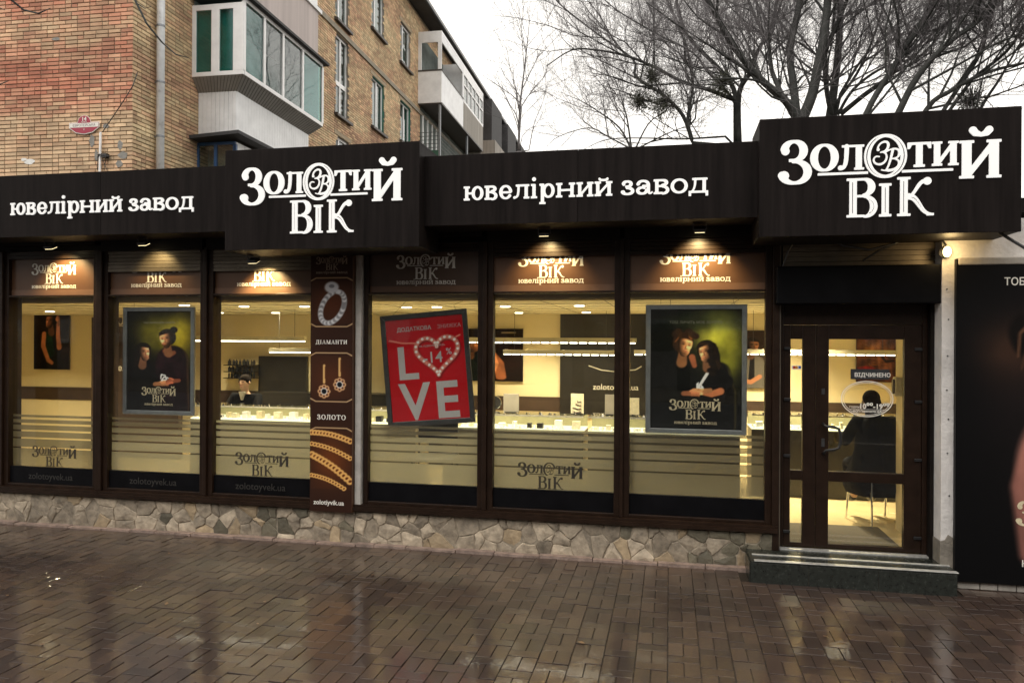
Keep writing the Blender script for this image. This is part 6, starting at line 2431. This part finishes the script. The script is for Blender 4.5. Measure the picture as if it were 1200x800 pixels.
# ---------------- farther balcony, box of white panels
cy0 = AX(490, 80, 0)[0]
cx1 = AY(517.5, 80, cy0)[0]
cy1 = AX(543, 120, cx1)[0]
cy2 = AX(566, 160, cx1)[0]
z_b = AY(517, 120, cy0)[1]; z_m = AY(517, 82, cy0)[1]; z_t = AY(517, 36, cy0)[1]; z_f = AY(517, 49, cy0)[1]
fb = MB()
fb.box(0, cx1, cy0, cy0 + .05, z_b, z_m)
fb.box(cx1 - .05, cx1, cy0 + .05, cy1, z_b, z_m)
fb.box(0, cx1, cy0, cy0 + .05, z_f, z_t)
fb.box(cx1 - .05, cx1, cy0 + .05, cy1, z_f, z_t)
fb.box(0, .14, cy0 + .001, cy0 + .05, z_m, z_f)
fb.box(cx1 - .16, cx1 - .001, cy0 + .001, cy0 + .05, z_m, z_f)
fb.box(cx1 - .05, cx1 - .001, cy1 - .15, cy1, z_m, z_f)
fbo = fb.build('balcony', M_siding, label='open-windowed balcony boxed in with white panels', **LB)
MB().box(0, cx1, cy0 + .05, cy2, z_b - .05, z_b + .03).build('balcony_floor', M_sillm, fbo)
MB().box(0, cx1 + .02, cy0 - .02, cy0 + .02, z_m - .03, z_m + .03).build('rail', M_sillm, fbo)
MB().box(cx1 - .02, cx1 + .02, cy0 + .02, cy1, z_m - .03, z_m + .03).build('rail', M_sillm, fbo)
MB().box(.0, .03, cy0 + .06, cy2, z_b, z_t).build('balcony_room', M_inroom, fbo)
MB().box(.0, cx1 - .06, cy1, cy1 + .04, z_b, z_t).build('balcony_divider', M_siding, fbo)
# glazed stretch beyond with stained concrete parapet
gb = MB().box(cx1 - .08, cx1 - .001, cy1 + .04, cy2, z_b, z_m - .12).build('balcony', M_concrete, label='far balcony with stained concrete parapet and white window frames', **LB)
fr_ = MB()
ny = 5
for k in range(ny + 1):
    yy = cy1 + .08 + (cy2 - cy1 - .1) * k / ny
    fr_.box(cx1 - .07, cx1, yy - .05, yy + .05, z_m - .12, z_t)
fr_.box(cx1 - .069, cx1 - .001, cy1 + .05, cy2, z_m - .12, z_m - .02)
fr_.box(cx1 - .069, cx1 - .001, cy1 + .05, cy2, z_f - .5, z_f - .42)
fr_.box(cx1 - .069, cx1 - .001, cy1 + .05, cy2, z_f, z_t)
gfo = fr_.build('window', M_pvc, gb)
MB().box(cx1 - .04, cx1 - .035, cy1 + .05, cy2, z_m - .1, z_f).build('pane', M_aptglass, gb)
MB().box(.0, cx1 - .1, cy2 - .05, cy2, z_b - 3, z_t).build('end_panel', M_concrete, gb)
# lower open balcony: green apron, rails, column
z_l = AY(517, 175, cy0)[1]
lw_ = MB().box(0, cx1 - .1, cy0 + .1, cy0 + .16, z_l - .9, z_l - .0).build('balcony', mat('green_apron', (.03, .09, .06), .7, 0, .4, 5), label='low open balcony with green apron and thin rails', **LB)
rl = MB()
for k in range(5):
    rl.tube([(cx1 - .1, cy0 + .1, z_l + .12 + k * .16), (cx1 - .1, cy2, z_l + .12 + k * .16)], .012, 5)
    rl.tube([(.0, cy0 + .13, z_l + .12 + k * .16), (cx1 - .1, cy0 + .13, z_l + .12 + k * .16)], .012, 5)
rl.build('rail', M_aluD, lw_)
for (xx, yy) in ((cx1 - .1, cy0 + .12), (cx1 - .1, cy0 + 5)):
    MB().box(xx - .04, xx + .04, yy - .04, yy + .04, z_l - 1, z_b - .05).build('post', M_alu, lw_)
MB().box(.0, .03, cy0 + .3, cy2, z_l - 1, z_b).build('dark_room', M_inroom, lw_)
wf = MB()
for k in range(4):
    wf.box(.03, .08, cy0 + .5 + k * .7, cy0 + .58 + k * .7, z_l - .2, z_l + 1.6)
wf.build('window_frame', M_pvc, lw_)

# eave
e0 = AX(500, 5, .62); ze = e0[1]
MB().prism([(-.5, ze + .05), (.66, ze + .0), (.66, ze + .14), (-.5, ze + .22)], -.6, YEND + 2, 'y').build('eave', M_roofdark, **LB)
MB().box(.60, .70, -.6, YEND + 2, ze + .04, ze + .18).build('gutter', M_aluD, **LB)
TOPZ2 = ze
MB().box(-14, -.02, .02, YEND, TOPZ - .02, ze + .06).build('attic_band', mat('sandy_brick_band', (.33, .26, .17), .85, 0, .3, 6, .5), **LB)
# far end of the block, in shade: stacked balconies and wall
fy = AX(575, 150, .9)[0]
for k in range(3):
    MB().box(0, 1.15, fy + k * 5, fy + k * 5 + 3.6, ze - 3.6 - .0, ze - 2.5).build('far_balcony', M_concrete, **LB)
    MB().box(.4, .9, fy + k * 5 + .3, fy + k * 5 + 3.3, ze - 2.5, ze - .1).build('far_balcony_glazing', M_roofdark, **LB)

# street plate
sp_ = thing('street_plate', 'small maroon oval house-number and street-name plate on the brick end wall', 'sign', apt.matrix_basis @ Vector((AY(100, 148, 0)[0], -.03, AY(100, 148, 0)[1])), ROT)
hw = (AY(117, 148, 0)[0] - AY(83, 148, 0)[0]) / 2
prims = [('q', ((-hw, .055), (-hw, -.03), (-hw * .55, -.12), (0, -.15), (hw * .55, -.12), (hw, -.03), (hw, .055)))]
prims += arc(0, .055, .125, .125, 0, 360, .02, .02, 24) + dot(0, .055, .13)
me = fill_mesh('plate', contours(prims, [], .006), .008, M_maroon)
place_flat('plate', me, sp_, 0, 0, 0, 1, local=True)
rim = contours([tuple(p) for p in prims] + [], [], .006)
P2 = [('q', ((-hw - .012, .067), (-hw - .012, -.036), (-hw * .57, -.133), (0, -.163), (hw * .57, -.133), (hw + .012, -.036), (hw + .012, .067)))] + dot(0, .055, .142)
me = fill_mesh('rim', contours(P2, [], .006), .006, M_vinylwhite)
place_flat('rim', me, sp_, 0, .002, 0, 1, local=True)
MB().box(-hw + .004, hw - .004, -.0065, -.0045, -.03, .05).build('name_band', M_vinylwhite, sp_, local=True)
place_flat('plate_lettering', sans('plate_lettering', 'ЄВРОПЕЙСЬКА', .065, mat('grey_ink', (.12, .07, .09), .5), align='CENTER', wide=.98), sp_, 0, -.0072, -.013, 1, local=True)
place_flat('plate_lettering', sans('plate_lettering', '14', .105, M_vinylwhite, align='CENTER', bold=.003), sp_, 0, -.0062, .092, 1, local=True)
place_flat('plate_lettering', sans('plate_lettering', 'вулиця', .034, M_vinylwhite, align='CENTER'), sp_, 0, -.0062, .062, 1, local=True)
place_flat('plate_lettering', sans('plate_lettering', 'V', .05, M_vinylwhite, align='CENTER'), sp_, 0, -.0062, -.09, 1, local=True)


def wirept(px, py, c=-.05):
    x, z = AY(px, py, c)
    return apt.matrix_basis @ Vector((x, c, z))


cc = MB(); cc.tube([wirept(118, 155), wirept(117.5, 175), wirept(117, 202)], .022, 8)
o = cc.build('conduit', M_pvc); tag(o, 'short white vertical conduit below the maroon street plate', 'conduit')
jb = MB(); jb.tube([wirept(115, 185), wirept(115.5, 181, -.08), wirept(121, 182, -.1), wirept(128, 183, -.08)], .014, 6); jb.tube([wirept(115, 185), wirept(114, 200)], .008, 5); jb.tube([wirept(119, 183), wirept(125, 199)], .006, 5); jb.tube([wirept(124, 184), wirept(122, 200)], .005, 5)
jb.add(*(lambda b: (b.v, b.f))(MB().box(*(lambda p: (p.x - .05, p.x + .07, p.y - .05, p.y + .03, p.z - .03, p.z + .04))(wirept(123, 183)))))
tag(jb.build('cable_bracket', M_cable), 'small black bracket with dangling cables across the white conduit', 'bracket')
cw = MB(); cw.tube([wirept(120, 155), wirept(133, 136), wirept(147, 115), wirept(156, 100, -.03), wirept(161, 85, .02)], .009, 5)
tag(cw.build('wall_cable', M_cable), 'thin dark cable climbing the brick wall from the conduit round the corner', 'cable')


# ================================================================= TREES
def limb_pts(path, Y, r0, r1, dy=0.0, sub=4):
    """path given by lines of sight onto the tree's own plane; returns smooth 3-D points"""
    P = []
    n = len(path)
    for i, (px, py) in enumerate(path):
        yy = Y + dy * i / max(1, n - 1)
        d = ray(px, py); t = yy / d.y
        P.append(Vector((d.x * t, yy, 2 + d.z * t)))
    out = []
    for i in range(n - 1):
        p0, p1, p2, p3 = P[max(0, i - 1)], P[i], P[i + 1], P[min(n - 1, i + 2)]
        for k in range(sub):
            u = k / sub
            out.append(.5 * ((2 * p1) + (p2 - p0) * u + (2 * p0 - 5 * p1 + 4 * p2 - p3) * u * u + (3 * p1 - p0 - 3 * p2 + p3) * u ** 3))
    out.append(P[-1])
    m = len(out)
    return out, [r0 + (r1 - r0) * k / max(1, m - 1) for k in range(m)]


def grow(TR, TW, pts, rad, lvl, rnd, dens, droop=0.0):
    """recursive side shoots; level 0 = main limb"""
    L = sum((pts[i + 1] - pts[i]).length for i in range(len(pts) - 1))
    n = max(1, int(L * dens[lvl]))
    for _ in range(n):
        u = rnd.uniform(.12, .98) * (len(pts) - 1)
        i = int(u); f = u - i
        p = pts[i].lerp(pts[min(i + 1, len(pts) - 1)], f)
        d = (pts[min(i + 1, len(pts) - 1)] - pts[i])
        if d.length < 1e-6:
            continue
        d.normalize()
        r = rad[i]
        ax = Vector((rnd.gauss(0, 1), rnd.gauss(0, 1), rnd.gauss(0, 1))).cross(d)
        if ax.length < 1e-3:
            continue
        ax.normalize()
        a = math.radians(rnd.uniform(28, 62))
        nd = (Matrix.Rotation(a, 3, ax) @ d + Vector((0, 0, .22 - droop))).normalized()
        ln = (2.0, 1.0, .55, .32)[lvl] * rnd.uniform(.55, 1.35)
        k = 4 if lvl < 2 else 3
        q = [p]
        for s in range(k):
            nd = (nd + Vector((rnd.gauss(0, .17), rnd.gauss(0, .17), rnd.gauss(0, .14) + .06 - droop * .5))).normalized()
            q.append(q[-1] + nd * ln / k)
        r0 = min(r * .6, (.023, .0085, .0036, .0022)[lvl])
        rr = [r0 * (1 - .72 * s / k) for s in range(k + 1)]
        (TR if lvl == 0 else TW).tube(q, rr, 5 if lvl == 0 else 3, cap=False)
        if lvl < 3:
            grow(TR, TW, q, rr, lvl + 1, rnd, dens, droop)


def tree(label, limbs, Y, seed, dens, bark=None, twig=None, trunk_px=None, r_tr=.2, mist=(), kind='bare_tree', droop=0.0):
    rnd = random.Random(seed)
    b = limb_pts([trunk_px], Y, 1, 1)[0][0] if trunk_px else limb_pts([limbs[0][0][0]], Y, 1, 1)[0][0]
    t = thing(kind, label, 'tree', (b.x, Y, 0))
    TR, TW = MB(), MB()
    TR.tube([Vector((b.x, Y, -.3)), Vector((b.x + .03, Y, b.z * .5)), b], [r_tr * 1.25, r_tr * 1.05, r_tr], 9)
    for path, r0, r1, dy in limbs:
        r0, r1 = r0 * .47, r1 * .52
        pts, rad = limb_pts(path, Y, r0, r1, dy)
        TR.tube([b] + pts if (pts[0] - b).length > .3 and (pts[0] - b).length < 6 else pts, ([rad[0]] + rad) if (pts[0] - b).length > .3 and (pts[0] - b).length < 6 else rad, 8)
        grow(TR, TW, pts, rad, 0, rnd, dens, droop)
    TR.build('trunk', bark or M_bark, t, True)
    TW.build('crown', twig or M_twig, t)
    for (px, py, rr) in mist:
        c = limb_pts([(px, py)], Y - .5, 1, 1)[0][0]
        ms = MB()
        for k in range(260):
            v = Vector((rnd.gauss(0, 1), rnd.gauss(0, 1), rnd.gauss(0, 1))).normalized()
            l = rr * rnd.uniform(.5, .85)
            m_ = c + v * l * .5 + Vector((rnd.gauss(0, .03), rnd.gauss(0, .03), rnd.gauss(0, .03)))
            e = c + v * l
            ms.tube([c + v * .03, m_, e], [.005, .004, .002], 3, cap=False)
            s = v.cross(Vector((rnd.gauss(0, 1), rnd.gauss(0, 1), 1))).normalized() * .011
            ms.add([tuple(e - s), tuple(e + v * .05), tuple(e + s), tuple(e - v * .02)], [(0, 1, 2, 3)])
        ms.build('mistletoe', M_mist, t)
    return t


DN = (3.0, 4.8, 8.5, 10.5)
tree('broad bare tree left of the right logo sign, carrying dark mistletoe balls', [
    ([(866, 168), (862, 112), (846, 84), (812, 50), (796, 20), (790, -30)], .13, .04, 1.0),
    ([(866, 168), (866, 110), (880, 84), (888, 60), (905, 28), (915, -30)], .13, .05, -.5),
    ([(862, 118), (832, 106), (800, 96), (765, 78), (735, 66), (700, 59), (670, 59), (640, 78)], .10, .018, -1.0),
    ([(812, 168), (800, 135), (775, 110), (745, 90), (742, 70), (700, 40), (655, 4), (640, -20)], .10, .02, .8),
    ([(812, 168), (806, 140), (812, 100), (806, 60), (790, 20), (780, -20)], .09, .02, 1.6),
    ([(862, 118), (830, 85), (812, 62), (770, 40), (720, 10), (690, -20)], .06, .015, -1.5),
    ([(850, 160), (800, 163), (760, 162), (715, 163), (690, 172)], .05, .012, -.6),
], 16.5, 3, DN, trunk_px=(862, 172), r_tr=.22, mist=((764, 89, .34), (750, 118, .30), (778, 120, .42), (846, 98, .34)))
tree('tall bare tree with thick forked trunk behind the left end of the right sign', [
    ([(934, 140), (920, 118), (890, 92), (868, 66), (850, 40), (835, 10), (815, -20)], .15, .06, -1.2),
    ([(934, 140), (930, 100), (926, 60), (938, 0), (942, -30)], .16, .09, .6),
    ([(940, 140), (952, 110), (960, 70), (966, 40), (972, -20)], .20, .12, 0),
    ([(926, 130), (905, 85), (900, 50), (885, 20), (870, -20)], .10, .04, 1.2),
    ([(930, 120), (900, 105), (880, 60), (860, 20)], .07, .03, 2.0),
    ([(925, 125), (895, 98), (860, 92), (820, 95)], .06, .015, -2.0),
], 14.0, 5, DN, trunk_px=(938, 150), r_tr=.26, mist=((1137, 118, .26),))
tree('bare tree with straight twin stems fanning right, behind the middle of the right logo sign', [
    ([(972, 140), (978, 100), (983, 50), (986, -30)], .17, .11, .4),
    ([(975, 138), (968, 100), (968, 60), (985, 20), (1000, -20)], .10, .06, -1.0),
    ([(985, 134), (1012, 112), (1045, 86), (1062, 48), (1085, 18), (1112, -20)], .10, .05, -.6),
    ([(982, 134), (1000, 105), (1030, 82), (1060, 72), (1095, 62), (1130, 60)], .07, .02, .8),
    ([(985, 110), (1010, 70), (1035, 45), (1060, 20), (1090, 0)], .06, .02, 1.2),
    ([(980, 120), (1005, 85), (1025, 40), (1040, -10)], .06, .025, -1.4),
], 15.0, 8, DN, trunk_px=(976, 150), r_tr=.24)
tree('bare tree with dark leaning limbs and dense twigs at the right edge of the photo', [
    ([(995, 200), (1015, 134), (1040, 90), (1062, 55), (1080, 26), (1106, -10)], .11, .07, .4),
    ([(1020, 200), (1054, 130), (1072, 95), (1095, 66), (1120, 44), (1150, 22), (1180, -10)], .13, .05, -.6),
    ([(1040, 210), (1086, 128), (1112, 108), (1128, 98), (1160, 84), (1200, 74), (1260, 60)], .09, .03, -.3),
    ([(1125, 100), (1150, 60), (1160, 20), (1170, -20)], .07, .03, .9),
    ([(1140, 92), (1180, 60), (1200, 30), (1225, -10)], .06, .02, -1.0),
    ([(1110, 205), (1150, 126), (1172, 92), (1190, 60), (1215, 20)], .06, .02, .8),
], 13.0, 12, (4.0, 5.6, 9.0, 11.0), trunk_px=(1040, 230), r_tr=.24)
tree('thin pale tree standing alone against the sky right of the apartment block', [
    ([(608, 176), (609, 130), (614, 85), (618, 50), (621, 18)], .085, .012, 0),
    ([(609, 160), (604, 140), (594, 118), (583, 104)], .035, .008, -.4),
    ([(610, 140), (606, 110), (598, 80), (590, 66)], .03, .008, .4),
    ([(611, 125), (622, 110), (640, 108), (655, 122), (668, 140)], .03, .006, .5),
    ([(620, 176), (626, 145), (636, 120), (642, 95)], .04, .008, .8),
    ([(612, 160), (622, 150), (640, 148), (655, 155)], .025, .006, -.8),
], 24.0, 21, (3.0, 3.6, 4.2, 4.0), bark=M_birch, twig=mat('grey_twigs', (.12, .115, .12), .9), trunk_px=(608, 178), r_tr=.10)
tree('low bushy bare tree behind the middle fascia, between the birch and the big trees', [
    ([(740, 176), (726, 150), (700, 130), (680, 118), (665, 112)], .06, .01, 0),
    ([(740, 176), (735, 140), (728, 115), (722, 95)], .06, .012, .6),
    ([(742, 176), (712, 160), (690, 150), (655, 160), (640, 172)], .05, .01, -.5),
    ([(744, 176), (760, 145), (780, 130), (792, 118)], .05, .012, .3),
    ([(744, 176), (775, 160), (800, 150), (826, 148)], .05, .012, .9),
], 20.0, 31, (3.6, 5.0, 6.0, 6.0), trunk_px=(742, 180), r_tr=.12)

# twigs reaching into the frame from a street tree on the left, close to the wall
tw = MB()
def pt(px, py, Y):
    d = ray(px, py); t = Y / d.y
    return Vector((d.x * t, Y, 2 + d.z * t))
st_ = thing('street_tree', 'street tree outside the frame whose bare twigs hang in at the upper left', 'tree', (-7.6, 5.2, 0))
MB().tube([(-8.6, 5.0, -.05), (-8.6, 5.05, 2.4), (-8.4, 5.1, 4.9), (-8.0, 5.2, 6.6)], [.15, .13, .10, .07], 10).build('trunk', M_bark, st_, True)
tw.tube([Vector((-8.4, 5.1, 4.9)), pt(-30, -40, 5.5), pt(8, -4, 5.6), pt(28, 12, 5.7), pt(45, 16, 5.7), pt(59, 10, 5.7)], [.03, .02, .011, .009, .007, .003], 6)
tw.tube([pt(24, 8, 5.7), pt(27, 16, 5.7)], [.005, .003], 4)
tw.tube([Vector((-8.0, 5.2, 6.6)), pt(140, -60, 5.8), pt(158, 0, 5.9), pt(172, 28, 5.9), pt(190, 50, 6.0), pt(206, 64, 6.0), pt(221, 68, 6.0)], [.03, .018, .010, .009, .008, .006, .003], 6)
tw.tube([pt(160, 4, 5.9), pt(170, 10, 5.9), pt(177, 8, 5.9)], [.005, .004, .003], 4)
tw.tube([pt(-40, 120, 5.4), pt(-5, 101, 5.5), pt(10, 95, 5.5)], [.008, .006, .003], 5)
tw.tube([pt(-30, 5, 5.4), pt(-5, 8, 5.5), pt(6, 12, 5.5)], [.008, .006, .003], 5)
tw.build('crown', M_bark, st_)

# the far side of the street, behind the photographer: street trees seen as reflections, and a block added to darken them
trees = [o for o in bpy.data.objects if o.parent is None and o.get('category') == 'tree' and o.name.startswith('bare_tree')]
far_lab = ['bare street tree across the road', 'second bare street tree across the road', 'bare forked tree across the road', 'bare spreading tree across the road', 'last bare street tree across the road']
for k, (i, x, y) in enumerate(((0, -12.0, -8.2), (1, -6.5, -9.0), (2, -1.5, -8.4), (3, 4.0, -8.8), (0, 9.0, -8.4))):
    o = dup(trees[i], (x, y, 0), math.pi, far_lab[k])
ob = thing('added_street_block', 'long unseen grey block across the road, added to darken reflections in the glass', 'building', (-4, -24, 0))
SB(-45, 40, -34, -24, -.2, 14.5).build('wall', mat('dark_grey_render', (.11, .105, .10), .9, 0, .3, 1.5), ob)
wm = MB().box(-.75, .75, -.03, .03, 0, 1.5).mesh('window', M_aptglass)
for fl_ in range(4):
    for k in range(22):
        o = link('window', wm, ob); o.location = (-38 + k * 3.4, -23.96, 1.6 + fl_ * 3.2)
